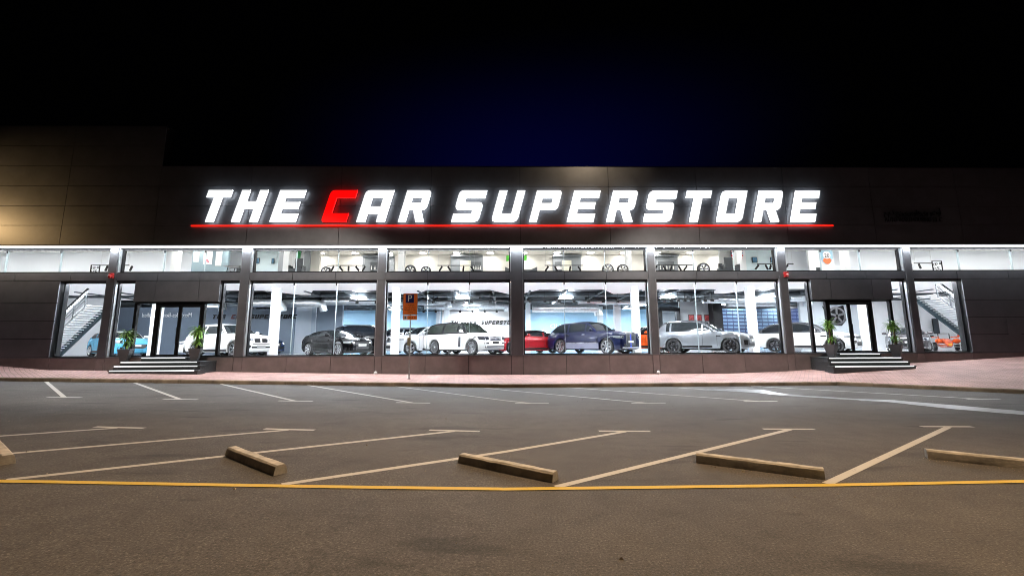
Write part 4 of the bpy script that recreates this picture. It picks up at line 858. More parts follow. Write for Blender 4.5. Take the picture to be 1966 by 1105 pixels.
for sg in (-1, 1):
    q = MB(); q.lathe([(0, .30), (.14, .24), (.2, .05), (.19, -.2), (.1, -.42), (0, -.46)], 16, 'Y', (0, 0, 0)); q.v = [(.85+b_, sg*.46+a_*1.05, .72+c_*.9) for a_, b_, c_ in q.v]; q.build('headlamp_pod', ORANGE, t, sharp=50)
    q = MB()
    for z in (.30, .48): q.bar((1.25, sg*.15, z), (1.05, sg*.62, z-.02), .02, 6); q.bar((.85, sg*.2, z), (1.05, sg*.62, z-.02), .02, 6)
    q.build('suspension_arm', mat('light_frame', (.75, .73, .70), .4), t)
    q = MB(); q.box(-.2, .1, sg*.30, sg*.74, .98, 1.02, ry=.2); q.build('winglet', ORANGE, t, bevel=.012)
    q = MB(); q.box(.95, 1.35, sg*.62-.02, sg*.62+.25*sg, .60, .63); q.build('mudguard', BLACK, t, bevel=.01)
    q = MB(); q.sbar((.25, sg*.45, .98), (.25, sg*.72, 1.08), .03, .03); q.box(.20, .27, sg*.72-.1, sg*.72+.1, 1.03, 1.16); q.build('wing_mirror', ORANGE if sg > 0 else BLACK, t, bevel=.015)
q = MB(); q.sbar((-.45, -.3, .85), (-.45, -.3, 1.28), .05, .05); q.sbar((-.45, .3, .85), (-.45, .3, 1.28), .05, .05); q.box(-.48, -.42, -.325, .325, 1.26, 1.3); q.build('roll_bar', BLACK, t, bevel=.015)
q = MB(); q.box(1.58, 1.63, -.09, .09, .36, .52); q.build('nose_badge', mat('yellow_plastic', (.8, .35, .03), .4), t, bevel=.02)
tm, rm, bm_ = wheel_meshes(.30, .2, .22, 6, ALLOY, 'single', 'b')
t.scale = (.86, .86, .86)
for xx, sg in ((1.05, 1), (1.05, -1), (-1.15, 1), (-1.15, -1)):
    w = put('wheel', tm, (xx, sg*.74, .30), t); w.rotation_euler = (0, 0, math.pi if sg > 0 else 0); put('rim', rm, (0, 0, 0), w)
# ------------------------------------------------------------------ entrance steps
STEPLED = mat('step_led', (1, 1, 1), emit=1.1, ecol=(.95, .97, 1))
for lab, rows in (('left entrance steps of dark granite with white light strips, beside the white SUV', [(-17.25, -15.05, 19.55, 1.085), (-17.6, -14.0, 18.9, .915), (-17.55, -13.7, 18.55, .75), (-17.4, -13.55, 18.2, .575)]),
                  ('right entrance steps of dark granite with white light strips, before the sport SUV', [(16.25, 18.35, 19.55, 1.085), (15.15, 18.75, 18.9, .915), (14.95, 18.7, 18.55, .745), (14.8, 18.6, 18.2, .57)])):
    ox = (rows[0][0]+rows[0][1])/2
    t = thing('entrance_steps', lab, 'steps', (ox, 19.2, .3), 0, 'lit entrance steps')
    for k, (a, b, y, z) in enumerate(rows):
        yb = rows[k-1][2]-.002 if k else 19.97
        if k == 0: yb = 19.975
        q = MB(); q.box(a-ox, b-ox, y-19.2, 19.975-19.2 if k < 2 else rows[k-1][2]-19.2-.003, -.5 if k else .62, z-.3-.03); q.box(a-ox-.02, b-ox+.02, y-19.2-.03, (19.978-19.2) if k < 2 else rows[k-1][2]-19.2-.004, z-.3-.028, z-.3)
        o = q.build('step', GRANITE, t, bevel=.004)
        q = MB(); q.box(a-ox+.06, b-ox-.12, y-19.2-.045, y-19.2-.031, z-.3-.042, z-.3-.008); q.build('light_strip', STEPLED, o)
# ------------------------------------------------------------------ potted plants
LEAF = mat('strap_leaf', (.17, .34, .05), .45, noise=.45, nscale=5); LEAF2 = LEAF
SOIL = mat('soil', (.03, .02, .015), .9)
def pot_mesh(h, wt_, wb_):
    q = MB(); hw_, hb_ = wt_/2, wb_/2; t = .03
    lv = [(hb_, 0), (hw_, h), (hw_-t, h), (hw_-t-.02, h-.08)]
    for w, z in lv: q.v += [(-w, -w, z), (w, -w, z), (w, w, z), (-w, w, z)]
    q.f = [(3, 2, 1, 0)]+[(i*4+j, i*4+(j+1) % 4, (i+1)*4+(j+1) % 4, (i+1)*4+j) for i in range(3) for j in range(4)]+[(12, 13, 14, 15)]
    return q
def plant(px, Y, zb, ztop, lab, seed, h=.58, lean=0):
    rnd = random.Random(seed)
    x = WX(px, Y)
    t = thing('potted_plant', lab, 'plant', (x, Y, zb), R(rnd.uniform(18, 40)), 'potted plants beside the entrances')
    pot_mesh(h, .48, .24).build('pot', POTM, t, bevel=.008)
    H = ztop-zb
    q = MB(); heads = [(0, 0, H-.34, .47, 110), (.06, -.03, h+.30, .33, 70)]
    for hx_, hy, hz, r, n in heads: q.tube([(hx_*.4, hy*.4, h-.1), (hx_*.8+rnd.uniform(-.02, .02), hy, (h+hz)/2), (hx_, hy, hz)], [.035, .028, .022], 7)
    q.build('trunk', mat('cane', (.16, .11, .06), .8, noise=.3, nscale=20), t, sharp=50)
    lf = MB()
    for hx_, hy, hz, r, n in heads:
        for i in range(n):
            a = rnd.uniform(0, 6.283); el = rnd.uniform(-.35, 1.25); L = r*rnd.uniform(.7, 1.15); w = rnd.uniform(.018, .030)
            d = Vector((math.cos(a), math.sin(a), 0)); sd = Vector((-d.y, d.x, 0)); p = Vector((hx_, hy, hz+rnd.uniform(-.12, .10))); b = len(lf.v); m_ = 6
            for k in range(m_+1):
                u = k/m_; e = el-u*rnd.uniform(.9, 1.1)*1.35
                if k: p = p+(d*math.cos(e)+Vector((0, 0, math.sin(e))))*L/m_
                ww = w*(.5+1.4*u*(1-u)*2)*(1-u**3); f = Vector((0, 0, .004))
                lf.v += [tuple(p-sd*ww), tuple(p-f), tuple(p+sd*ww)]
            for k in range(m_):
                for j in (0, 1): lf.f.append((b+k*3+j, b+k*3+j+1, b+k*3+3+j+1, b+k*3+3+j))
    lf.build('foliage', LEAF, t, sharp=80, fix=False)
plant(250, 19.25, .917, 2.52, 'leafy potted plant on the left steps, in front of the light blue hatchback', 3)
plant(383, 19.25, .917, 2.62, 'leafy potted plant on the left steps, in front of the white SUV', 4)
plant(1588, 19.25, .917, 2.85, 'leafy potted plant on the right steps, in front of the white sport SUV', 5, .62)
plant(1711, 19.25, .90, 2.78, 'leafy potted plant at the right end of the right steps, before the grey brown hatchback', 6, .62)
# ------------------------------------------------------------------ parking sign
SY = 17.3; bxp, bz_ = W(785, 727, SY)
ps = thing('parking_sign', 'orange parking sign with a blue P panel on a thin steel pole at the kerb', 'sign', (bxp, SY, pz(bxp, SY)))
def rel(px, py): x, z = W(px, py, SY); return x-bxp, z-ps.location.z
x0, zt_ = rel(775.5, 564); x1, _ = rel(802, 564); _, zb_ = rel(788, 603.5); cxp = (x0+x1)/2
ztp = rel(788, 566)[1]
q = MB(); q.bar((0, .02, 0), (cxp*.9, .02, ztp), .03, 10); q.build('pole', mat('galv_pole', (.30, .30, .29), .5, .6, noise=.2, nscale=8), ps, sharp=40)
OR = mat('sign_orange', (.88, .19, .025), .4); ORB = mat('sign_text_brown', (.20, .03, .005), .5)
q = MB(); q.box(x0, x1, -.035, -.015, zb_, zt_); pan = q.build('sign_panel', OR, ps, bevel=.004)
q = MB()
for a in ((x0-.008, x1+.008, zt_, zt_+.014), (x0-.008, x1+.008, zb_-.014, zb_)): q.box(a[0], a[1], -.04, -.01, a[2], a[3])
for a in ((x0-.014, x0), (x1, x1+.014)): q.box(a[0], a[1], -.04, -.01, zb_, zt_)
q.build('panel_rim', mat('rim_dark', (.10, .02, .01), .4), pan)
hh_ = zt_-zb_; q = MB(); q.box(cxp-.20, cxp+.15, -.039, -.036, zb_+hh_*.56, zb_+hh_*.96); q.build('blue_panel', mat('sign_blue', (.006, .012, .12), .35), pan)
put('letter', text_mesh('letter', 'P', .40, mat('sign_white', (.85, .85, .85), .4), .004), (cxp-.03, -.044, zb_+hh_*.765), pan)
for k, tx in enumerate(('\u0645\u0648\u0627\u0642\u0641', '\u062a\u0639\u0631\u0641\u0629 \u0645\u062f\u0641\u0648\u0639\u0629', 'Fees apply 24 hours', 'Zone')):
    me = text_mesh('lettering', arabic(tx) if ord(tx[0]) > 1000 else tx, .085, ORB, .003); w = max(v.co.x for v in me.vertices)-min(v.co.x for v in me.vertices)
    put('lettering', me, (cxp, -.038, zb_+hh_*(.46-.115*k)), pan, sx=min(1.25, .5/w))
z2 = rel(788, 605.5)[1]; z3 = rel(788, 613.8)[1]
q = MB(); q.box(x0, x1, -.035, -.015, z3, z2); p2 = q.build('number_panel', OR, ps, bevel=.004)
q = MB(); q.box(x0+.03, x0+.19, -.039, -.036, z3+.02, z2-.02); ic = q.build('icon', mat('sign_pale', (.55, .50, .45), .5), p2)
q = MB(); q.box(x0+.07, x0+.13, -.042, -.0395, z3+.04, z2-.08); q.lathe([(0, -.0425), (.032, -.0425), (.032, -.0395), (0, -.0395)], 12, 'Y', (x0+.10, 0, z2-.06)); q.build('icon_mark', mat('sign_grey', (.12, .12, .12), .5), p2)
put('lettering', text_mesh('lettering', '363 C', .135, ORB, .003), (x0+.395, -.038, (z2+z3)/2), p2)
xb_, zbx = rel(785.8, 655)
q = MB(); q.box(xb_-.07, xb_+.07, -.075, -.012, zbx-.18, zbx+.18); q.build('pole_box', mat('box_khaki', (.24, .21, .13), .5), ps, bevel=.01)
q = MB(); q.lathe([(.03, 0), (.07, 0), (.07, .015), (.035, .03)], 12, 'Z', (0, .02, .0)); q.build('base_plate', FRAME, ps)
# ------------------------------------------------------------------ alarms and ground lamps
for px, py, lab in ((212.5, 529, 'red alarm beacon box on the pillar left of the left entrance'), (1510, 526.5, 'red alarm beacon box on the pillar left of the right entrance')):
    x, z = W(px, py, 19.9); t = thing('alarm_beacon', lab, 'alarm', (x, 19.98, z-.13), 0, 'red alarm beacons')
    q = MB(); q.box(-.11, .11, -.10, 0, 0, .26); q.build('housing', mat('alarm_red', (.55, .03, .03), .35), t, bevel=.02)
    q = MB(); q.lathe([(.075, 0), (.075, -.05), (.05, -.085), (0, -.095)], 16, 'Y', (0, -.10, .10)); q.build('lamp_dome', mat('alarm_dome', (.35, .02, .02), .15, coat=1), t, sharp=50)
for px, py, lab in ((720.5, 716, 'small white round lamp at the foot of the pillar left of the parking sign'), (1264.6, 714.8, 'small white round lamp at the foot of the pillar right of the navy SUV')):
    x, z = W(px, py, 19.8); t = thing('wall_lamp', lab, 'lamp', (x, 19.98, z-.09), 0, 'small white lamps at the pillar feet')
    q = MB(); q.lathe([(0, -.10), (.05, -.085), (.085, -.03), (.085, .03), (.05, .085), (0, .10)], 18, 'Z', (0, -.15, .09)); q.build('globe', mat('white_globe', (.8, .8, .8), .3), t, sharp=60)
    q = MB(); q.box(-.03, .03, -.10, 0, .06, .12); q.build('bracket', GREYF, t)
# ------------------------------------------------------------------ lettering, modelled reflections and pictures inside
def wall_text(name, label, text, px0, pitch, pyt, pyb, Y, mt, only=None):
    xa, zt_ = W(px0, pyt, Y); xb, zb_ = W(px0+pitch, pyb, Y); pw = xb-xa; h = zt_-zb_
    t = thing(name, label, 'sign', (xa, Y, zb_))
    for i, ch in enumerate(text):
        if ch == ' ': continue
        o = put('letter', letter_mesh(ch, i*pw, 0, pw*.72, h, .26, -.04, 0, mat('red_letter', (.10, .008, .01), .4) if ch == 'C' else mt), (0, 0, 0), t)
wall_text('wall_and_reflected_lettering', 'black lettering THE CAR SUPERSTORE on the grey blue wall behind the white SUV', 'THE CAR SUPERSTORE', 410, 8.35, 604, 612, 28.97, BLACK)
wall_text('wall_and_reflected_lettering', 'black lettering THE CAR SUPERSTORE on the bright white wall behind the black roofed SUV', 'THE CAR SUPERSTORE', 867, 7.13, 615.8, 622.6, 35.97, BLACK)
for nm, lab, body, px0, px1, py, Y, sz in (('wall_and_reflected_lettering', 'mirrored reflection of lettering at the left entrance door, made as pale letters', 'Mercedes-Benz  certified', 273, 368, 605, 28.95, .42), ('wall_and_reflected_lettering', 'mirrored reflection of white letters above the red saloon, made as letters on the wall', 'AUD', 1056, 1087, 626, 37.94, .55)):  # glass reflections modelled as mirrored letters on the inner walls
    me = text_mesh('lettering', body, sz, mat('reflected_letters', (.80, .82, .85), .5), .02); w = max(v.co.x for v in me.vertices)-min(v.co.x for v in me.vertices); xa, z = W(px0, py, Y); xb = W(px1, py, Y)[0]
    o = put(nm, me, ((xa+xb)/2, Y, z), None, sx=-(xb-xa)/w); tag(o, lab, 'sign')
xa, za = W(1579, 587, 29.9); xb, zb_ = W(1627, 625, 29.9); xm, zm = W(1607, 606, 29.9)
t = thing('wall_poster', 'dark wall poster showing a large alloy wheel behind the right entrance', 'poster', (xm, 29.95, zb_))
q = MB(); q.prism([(xa-xm, za-zb_), (xa-xm+.35, (za-zb_)-.25), (xb-xm-.1, za-zb_+.05), (xb-xm, .45), (xb-xm-.4, 0), (xa-xm+.5, .1)], -.03, 0); q.build('panel', BLACK, t)
q = MB(); r_ = (zm-zb_)*.92; zc = zm-zb_
q.lathe([(r_*.78, -.05), (r_, -.05), (r_, -.035), (r_*.78, -.035)], 32, 'Y', (0, 0, zc), close=True)
for k in range(5):
    a = 2*math.pi*k/5+.3; q.sbar((0, -.045, zc), (r_*.8*math.cos(a), -.045, zc+r_*.8*math.sin(a)), .03, .16)
q.build('wheel_picture', ALLOY, t)
for k, (a, b) in enumerate(((1322, 1334), (1338, 1348.5), (1352.5, 1363))):
    x0_, zt2 = W(a, 603.5, 30.9); x1_, zb2 = W(b, 616, 30.9); t = thing('framed_picture', ('left', 'middle', 'right')[k]+' one of three small red and black pictures above the silver grey SUV', 'picture', ((x0_+x1_)/2, 30.98, zb2), 0, 'three pictures above the silver SUV')
    w, h = (x1_-x0_)/2, zt2-zb2; q = MB(); q.box(-w, w, -.03, 0, 0, h); q.build('frame', mat('pic_dark', (.05, .015, .015), .4), t)
    q = MB(); q.box(-w*.8, w*.8, -.036, -.031, h*.1, h*.9); q.build('print', mat('pic_red', (.35, .05, .05), .5, noise=.9, nscale=7), t)
for px0, px1, py0, py1, Y, lab in ((1735, 1749, 602, 621, 29.8, 'black wall screen above the grey brown hatchback'), (1788, 1804, 611, 640, 29.8, 'dark door panel on the white wall behind the orange open car'), (190, 198, 617, 630, 28.8, 'dark wall screen beside the pillar above the light blue hatchback')):
    x0_, zt2 = W(px0, py0, Y); x1_, zb2 = W(px1, py1, Y); t = thing('wall_screen', lab, 'screen', ((x0_+x1_)/2, Y, zb2)); w, h = (x1_-x0_)/2, zt2-zb2
    q = MB(); q.box(-w, w, -.05, 0, 0, h); q.build('frame', FRAME, t, bevel=.01); q = MB(); q.box(-w+.04, w-.04, -.056, -.051, .04, h-.04); q.build('glass', mat('screen_glass', (.02, .03, .04), .08), t)
# ------------------------------------------------------------------ upper floor contents
UF = 5.262
for i, (a, b, py, spots) in enumerate(((192, 213, 509, (194, 204)), (234, 248, 509, (242,)), (628, 701, 509.4, (634.8, 648.7, 665, 680.4, 696)), (840, 912, 509.4, (846, 860, 889, 904.7)), (1045.6, 1119, 509.3, (1053, 1068, 1097, 1113.7)), (1260.6, 1329.4, 508.3, (1265, 1279.8, 1294, 1309.5, 1323.4)), (1453.7, 1494.7, 506.6, (1463, 1479, 1488)), (1512, 1523, 506.5, (1520,)), (1755, 1790, 505, (1761, 1778)))):
    Y = 21.5; xa, z = W(a, py, Y); xb, z2 = W(b, py, Y); z = (z+z2)/2
    wh = ['beside the black scroll panel at the far left', 'left of the grey office partition', 'left of the first shelf unit', 'before the centre left shelf unit', 'before the centre right shelf unit', 'left of the dark tyre by the flag shield', 'right of the union flag shield', 'left of the number twenty shield', 'beside the black scroll panel at the far right'][i]
    t = thing('track_light', 'black hanging track light with %s, %s' % ('one spotlight' if len(spots) == 1 else 'spotlights', wh), 'track light', (xa, Y, z), 0, 'track lights of the upper floor')
    q = MB(); q.box(0, xb-xa, -.025, .025, -.02, .02); q.build('rail', BLACK, t)
    q = MB(); k = max(2, int((xb-xa)/1.2)+1)
    for j in range(k): x = .05+(xb-xa-.1)*j/(k-1); q.bar((x, 0, .02), (x, 0, 7.70-z), .006, 5)
    q.build('suspension_wire', STEEL, t)
    for j, sp in enumerate(spots):
        x = WX(sp, Y)-xa; tl = (-1 if j % 2 else 1)*.10*(1 if j != 2 else .2); q = MB(); q.bar((x, 0, -.02), (x, 0, -.08), .018, 6); q.bar((x+tl*.4, -.03, -.06), (x-tl*1.2, .05, -.29), .05, 10); q.build('spotlight', BLACK, t, sharp=40)
for px, r, lab in ((621.5, .26, 'pale wheel with a dark rim line on the upper floor, left of a track light'), (785.6, .30, 'grey tyre standing on the upper floor beside the white column'), (816, .27, 'black tyre with a silver wheel on the upper floor, right of the grey tyre'), (1170, .32, 'black tyre with dark spokes on the upper floor, right of the centre shelves'), (1199, .31, 'black tyre with a pale wheel on the upper floor, left of the white column'), (1356.5, .34, 'dark tyre on the upper floor right of the shelf unit with bottles')):
    Y = 21.3; x = WX(px, Y); t = thing('display_wheel', lab, 'wheel', (x, Y, UF), 0, 'wheels on show on the upper floor')
    tm, rm, bm_ = wheel_meshes(r, r*.76, .2, 6, ALLOY, 'double', 'd'); put('tyre', tm, (0, 0, r), t); put('rim', rm, (0, 0, r), t)
SHG = mat('shelf_grey', (.22, .24, .26), .5)
for i, (a, b, wx, lab) in enumerate(((692, 754, (.25, .8), 'grey wall shelf unit with bottles, left of the white upper column'), (863.7, 927, (.62, .95), 'grey wall shelf unit with a lit mirror, left of the central pillar'), (1063, 1118, (.08, .30), 'grey wall shelf unit with a lit mirror, right of the central pillar'), (1255, 1307, (.25, .85), 'grey wall shelf unit with bottles, beside the pillar right of the centre'))):
    Y = 26.9; x0_ = WX(a, Y); x1_ = WX(b, Y); w = x1_-x0_; t = thing('shelf_unit', lab, 'shelf', (x0_, Y, UF), 0, 'grey shelf units on the upper back wall')
    q = MB(); q.box(0, w, -.06, .08, 0, 2.33); q.box(0, w, -.32, -.06, 2.25, 2.33); q.box(0, w, -.30, -.06, 0, .75); q.build('cabinet', SHG, t, bevel=.01)
    if 'mirror' in lab:
        m0 = .30 if i == 1 else .34; q = MB(); q.box(w*m0, w*(m0+.32), -.075, -.062, 1.2, 2.0); q.build('mirror', mat('mirror_pale', (.75, .74, .62), .3), t)
    n0, n1 = wx; q = MB(); q.box(w*n0, w*n1, -.07, -.062, 1.25, 1.9); q.build('niche', mat('niche_dark', (.10, .11, .12), .5), t)
    q = MB(); q.box(w*n0, w*n1, -.25, -.07, 1.31, 1.34); q.build('shelf', SHG, t)
    for j in range(5):
        xb_ = w*(n0+(n1-n0)*(j+.5)/5); o = MB(); o.lathe([(0, 0), (.035, 0), (.035, .17), (.014, .22), (.014, .29), (0, .29)], 10, 'Z'); bt = o.build('bottle', mat('bottle_white', (.8, .8, .78), .3), None, sharp=40); bt.location = (x0_+xb_, Y-.16, UF+1.342)
        tag(bt, 'pale bottle standing in the niche of the %s' % ('first shelf unit from the left', 'shelf unit with mirror left of centre', 'shelf unit with mirror right of centre', 'fourth shelf unit from the left')[i], 'bottle', 'bottles in the niche of the '+('first', 'second', 'third', 'fourth')[i]+' shelf unit')
CHM = mat('chair_fabric', (.07, .08, .09), .7)
def armchair(px, Y, w, h, lab, back=.45):
    x = WX(px, Y); t = thing('office_chair', lab, 'chair', (x, Y, UF), 0, 'chairs on the upper floor')
    q = MB(); q.box(-w*.30, w*.30, .12, .2, h*.5, h); q.build('backrest', CHM, t, bevel=.03); q = MB(); q.box(-w/2, w/2, -.3, .25, h*.38, h*.52); q.build('seat', CHM, t, bevel=.03)
    q = MB(); q.bar((0, 0, .08), (0, 0, h*.4), .03); 
    for k in range(5): a = k*1.2566; q.bar((0, 0, .08), (.28*math.cos(a), .28*math.sin(a), .03), .02, 6)
    q.build('base', BLACK, t)
    for sg in (-1, 1): q = MB(); q.box(sg*w/2-.03, sg*w/2+.03, -.25, .2, h*.5, h*.66); q.build('armrest', CHM, t, bevel=.015)
armchair(565, 23.2, .75, 1.42, 'tall dark grey chair in front of the red white and green shield'); armchair(1409, 23.2, .85, 1.45, 'tall dark grey chair in front of the union flag shield'); armchair(448.5, 23.5, .5, 1.0, 'grey office chair behind the glass desk by the grey partition'); armchair(1585.5, 23, .5, .78, 'low grey chair under the shield with number 20'); armchair(1393, 22.6, .4, .95, 'dark chair left of the tall chair by the union flag shield')
# desk
x0_ = WX(428, 22.4); x1_ = WX(468, 22.4); t = thing('desk', 'pale desk with black angled legs behind the upper window left', 'desk', ((x0_+x1_)/2, 22.4, UF)); w = (x1_-x0_)/2
q = MB(); q.box(-w, w, -.35, .35, .72, .75); q.build('desk_top', mat('desk_grey', (.2, .2, .21), .3), t)
for sg in (-1, 1):
    for yy in (-.28, .28): q = MB(); q.bar((sg*(w-.25), yy, .72), (sg*(w-.12), yy, 0), .022, 6); q.build('leg', BLACK, t)
# console behind the central pillar
x0_ = WX(970, 22.2); x1_ = WX(1032, 22.2); t = thing('console', 'long dark grey angular counter on the upper floor behind the central pillar', 'counter', ((x0_+x1_)/2, 22.2, UF)); w = (x1_-x0_)/2
q = MB(); q.prism([(-w, 0), (w, 0), (w, .62), (w-.35, .46), (-w+.35, .46), (-w, .62)], -.25, .25); q.build('counter_body', mat('counter_grey', (.10, .105, .11), .4), t, bevel=.01); q = MB(); q.box(-w, w, -.26, -.252, 0, .05); q.build('skirting', BLACK, t)
for px, lab in ((976, 'bright green hanging sign left of the central pillar'), (1007, 'bright green hanging sign right of the central pillar')):
    x, z = W(px, 496, 24); t = thing('hanging_sign', lab, 'sign', (x, 24, z-.2), 0, 'small green signs by the central pillar'); q = MB(); q.prism([(-.13, .02), (.13, .08), (.13, .42), (-.13, .36)], -.03, .03); q.build('panel', mat('green_plastic', (.10, .55, .05), .4), t); q = MB(); q.bar((0, 0, .4), (0, 0, 7.70-z+.2), .008, 5); q.build('wire', STEEL, t)
# scroll panels at the two ends
for px0, px1, py0, py1, lab in ((175, 192.6, 508, 522, 'black scrollwork panel on the upper floor at the far left'), (1788.6, 1807.6, 500.5, 518, 'black scrollwork panel on the upper floor at the far right')):
    Y = 21.6; x0_, zt2 = W(px0, py0, Y); x1_, _ = W(px1, py0, Y); h = zt2-UF; w = (x1_-x0_)/2; t = thing('scroll_panel', lab, 'screen', ((x0_+x1_)/2, Y, UF), 0, 'black scrollwork panels')
    q = MB(); e = .03
    for a in ((-w, w, h-e, h), (-w, w, 0, e)): q.box(a[0], a[1], -.02, .02, a[2], a[3])
    for a in (-w, w-e): q.box(a, a+e, -.02, .02, e, h-e)
    q.build('frame', BLACK, t); q = MB(); rr = random.Random(2)
    for k in range(10):
        cx_, cz, r_ = rr.uniform(-w+.1, w-.1), rr.uniform(.12, h-.12), rr.uniform(.05, .11); pts = [(cx_+r_*(1-u/9*.6)*math.cos(u*.8), 0, cz+r_*(1-u/9*.6)*math.sin(u*.8)) for u in range(9)]; q.tube(pts, .012, 5)
    q.build('scrollwork', BLACK, t)
# shields
def shield(px0, px1, py0, py1, Y, name, lab, build):
    x0_, _ = W(px0, py0, Y); x1_, zb2 = W(px1, py1, Y); w = (x1_-x0_)/2; zt2 = 7.45; t = thing(name, lab, 'wall shield', ((x0_+x1_)/2, Y, zb2)); build(t, w, zt2-zb2)
def out(w, h, k=1, lo=-1, hi=1):
    pts = []
    for i in range(13):
        u = lo+(hi-lo)*i/12; pts.append((u*w*k, h*.45*(abs(u)**2.2)))
    return pts+[(hi*w*k, h), (lo*w*k, h)]
def italian(t, w, h):
    q = MB(); q.prism(out(w, h), -.03, 0); q.build('shield_body', WHITEW, t)
    for lo, hi, m_, nm in ((-1, -.36, mat('flag_red', (.55, .02, .03), .4), 'red_stripe'), (.36, 1, mat('flag_green', (.03, .25, .08), .4), 'green_stripe')): q = MB(); q.prism(out(w, h, .99, lo, hi), -.036, -.031); q.build(nm, m_, t)
def union(t, w, h):
    q = MB(); q.prism(out(w, h), -.03, 0); q.build('shield_body', mat('flag_navy', (.02, .03, .10), .4), t)
    def stripes(m_, wd, y, nm, pts):
        q = MB()
        for a, b in pts: q.sbar((a[0], y, a[1]), (b[0], y, b[1]), .004, wd)
        q.build(nm, m_, t)
    c = h*.55; dg = [((-w*.9, h*.25), (w*.95, h*.95)), ((w*.9, h*.3), (-w*.95, h*.95))]; cr = [((0, .02*h), (0, h*.99)), ((-w*.97, c), (w*.97, c))]
    stripes(WHITEW, .13, -.034, 'white_diagonal', dg); stripes(mat('flag_red', (.55, .02, .03), .4), .05, -.038, 'red_diagonal', dg); stripes(WHITEW, .24, -.042, 'white_cross', cr); stripes(mat('flag_red', (.55, .02, .03), .4), .13, -.046, 'red_cross', cr)
def twenty(t, w, h):
    q = MB(); q.prism(out(w, h), -.03, 0); q.build('shield_body', mat('shield_blue', (.25, .45, .58), .4), t)
    q = MB(); q.prism([p_ for p_ in out(w*.72, h*.62)][:13]+[(w*.5, h*.42), (0, h*.5), (-w*.5, h*.42)], -.036, -.031); q.build('orange_field', mat('shield_orange', (.75, .18, .06), .4), t)
    q = MB(); q.lathe([(0, -.042), (w*.62, -.042), (w*.62, -.037), (0, -.037)], 24, 'Y', (0, 0, h*.66)); q.build('white_disc', WHITEW, t)
    put('number', text_mesh('number', '20', w*.85, BLACK, .006), (0, -.048, h*.60), t)
shield(551, 577, 480, 507, 24.8, 'flag_shield', 'red white and green shield on the upper wall behind the tall chair', italian); shield(1402, 1427, 479, 503, 24.8, 'flag_shield', 'union flag shield on the upper wall behind the tall chair', union); shield(1573, 1600, 478, 507, 24.8, 'number_shield', 'pale blue and orange shield with number 20 on the upper wall', twenty)
# partitions, pictures on the upper floor
def uwall(px0, px1, Y, mt, name): x0_, x1_ = WX(px0, Y), WX(px1, Y); q = MB(); q.box(x0_, x1_, Y, Y+.15, UF, 7.7); return bp(q, name, mt)
for a, b, Y, m_ in ((527, 538.5, 24.6, SHG), (577, 588, 24.7, SHG), (538.5, 551, 25.0, WHITEW), (551, 577, 24.85, WHITEW), (588, 608, 25.2, CREAM), (1390, 1402, 24.9, mat('pale_partition', (.6, .62, .62), .6)), (1402, 1428, 24.86, mat('pale_partition', (.6, .62, .62), .6)), (1428, 1441, 25, WHITEW), (1564, 1612, 24.86, WHITEW)): uwall(a, b, Y, m_, 'upper_partition')
uwall(485, 527, 25.6, mat('ice_wall', (.62, .74, .78), .6), 'upper_partition'); uwall(1441, 1503, 25.6, mat('ice_wall', (.62, .74, .78), .6), 'upper_partition')
pt = uwall(358, 428, 24.4, mat('teal_partition', (.22, .30, .34), .5), 'office_partition'); q = MB()
for a, b, c, e in ((373.5, 381.7, 484, 502.5), (392.7, 406.5, 481, 507), (416, 424.5, 481, 510)):
    x0_, zt2 = W(a, c, 24.38); x1_, zb2 = W(b, e, 24.38); q.box(x0_, x1_, 24.36-20, 24.385-20, zb2, zt2)
q.build('white_sheet', mat('sheet_white', (.85, .86, .87), .5), pt); q = MB()
for k in range(3): x, z = W(395+k*2.4, 502, 24.35); q.lathe([(0, -.01), (.05, -.01), (.05, .0), (0, 0)], 8, 'Y', (x, 24.35-20, z+.08*(k % 2)))
q.build('red_mark', mat('mark_red', (.6, .05, .12), .5), pt)
for a, b, c, e, Y, lab in ((486, 498, 495, 506, 25.55, 'teal framed picture on the ice blue upper wall at left'), (522, 526.5, 496, 506, 25.5, 'narrow dark picture beside the grey upper partition'), (1443, 1454, 493.5, 504, 25.55, 'left blue picture on the ice blue upper wall at right'), (1478, 1494, 493.5, 504, 25.55, 'right blue picture on the ice blue upper wall at right')):
    x0_, zt2 = W(a, c, Y); x1_, zb2 = W(b, e, Y); t = thing('framed_picture', lab, 'picture', ((x0_+x1_)/2, Y, zb2)); w, h = (x1_-x0_)/2, zt2-zb2
    q = MB(); q.box(-w, w, -.03, 0, 0, h); q.build('frame', FRAME, t); q = MB(); q.box(-w+.03, w-.03, -.036, -.031, .03, h-.03); q.build('print', mat('print_blue', (.06, .18, .30), .4, noise=.7, nscale=3), t)
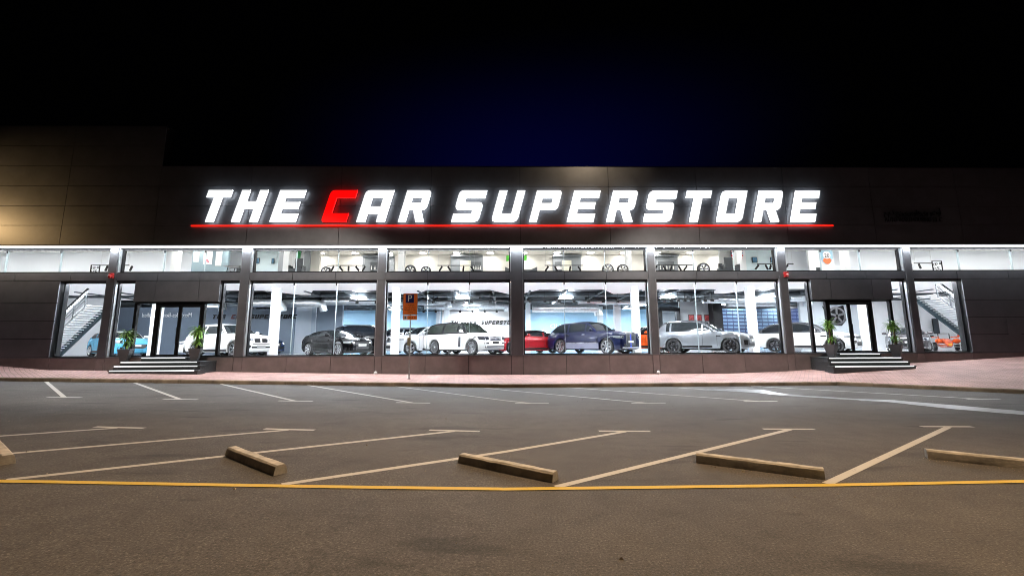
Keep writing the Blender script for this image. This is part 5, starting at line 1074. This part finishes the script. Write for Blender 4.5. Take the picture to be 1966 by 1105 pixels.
# ------------------------------------------------------------------ street lamps and added fill lamps outside the frame, sky
def spot(name, loc, tgt, col, e, ang, size=.3, blend=1):
    l = bpy.data.lights.new(name, 'SPOT'); l.color = col; l.energy = e; l.spot_size = R(ang); l.spot_blend = blend; l.shadow_soft_size = size
    o = bpy.data.objects.new(name, l); COL.objects.link(o); o.location = loc; o.rotation_euler = (Vector(tgt)-Vector(loc)).to_track_quat('-Z', 'Y').to_euler()
SOD = (1, .67, .38)
spot('street_and_fill_light', (7.5, 6.0, 12.0), (1.5, 2.6, 0), SOD, 3300, 125, blend=.9)
spot('street_and_fill_light', (-2.5, 10.5, 13.5), (-4.0, 2.6, 0), SOD, 2700, 95, blend=1)
spot('street_and_fill_light', (-30.5, 15.8, 8.6), (-27.2, 20, 8.2), (1, .64, .28), 620, 84, blend=1)
spot('street_and_fill_light', (-11, 8.5, 11), (-11, 17.6, .2), (1, .88, .76), 2000, 76, blend=.6)  # added fill lamp, lifts left pavement, plinth, sign and kerb
spot('street_and_fill_light', (10, 8.5, 11), (10, 17.6, .2), (1, .88, .76), 2000, 76, blend=.6)  # added fill lamp, lifts the right half of the front
spot('street_and_fill_light', (5.2, 15.5, 13.6), (4.4, 19.75, 10.7), (1, .76, .50), 260, 80)
Wd_ = bpy.data.worlds.new('World'); S.world = Wd_; Wd_.use_nodes = True; nt = Wd_.node_tree; bg = nt.nodes['Background']
tc = nt.nodes.new('ShaderNodeTexCoord'); sub = nt.nodes.new('ShaderNodeVectorMath'); sub.operation = 'SUBTRACT'; sub.inputs[1].default_value = (.07, .90, .40)
mu = nt.nodes.new('ShaderNodeVectorMath'); mu.operation = 'MULTIPLY'; mu.inputs[1].default_value = (1/.60, 1/1.1, 1/.27); ln = nt.nodes.new('ShaderNodeVectorMath'); ln.operation = 'LENGTH'
rp = nt.nodes.new('ShaderNodeValToRGB'); rp.color_ramp.interpolation = 'EASE'; e = rp.color_ramp.elements; e[0].position = 0; e[0].color = (.0003, .0004, .0095, 1); e[1].position = 1; e[1].color = (.00008, .00008, .00012, 1)
nt.links.new(tc.outputs['Generated'], sub.inputs[0]); nt.links.new(sub.outputs[0], mu.inputs[0]); nt.links.new(mu.outputs[0], ln.inputs[0]); nt.links.new(ln.outputs['Value'], rp.inputs[0]); nt.links.new(rp.outputs[0], bg.inputs[0]); bg.inputs[1].default_value = 1
S.view_settings.view_transform = 'Standard'; S.view_settings.look = 'None'; S.view_settings.exposure = 1.0; S.view_settings.gamma = 1
S.render.engine = 'CYCLES'; c = S.cycles; c.use_denoising = True; c.pixel_filter_type = 'BLACKMAN_HARRIS'; c.filter_width = 1.0; c.max_bounces = 8; c.diffuse_bounces = 4; c.glossy_bounces = 4; c.transparent_max_bounces = 16; c.transmission_bounces = 4; c.sample_clamp_indirect = 6; c.caustics_reflective = False; c.caustics_refractive = False
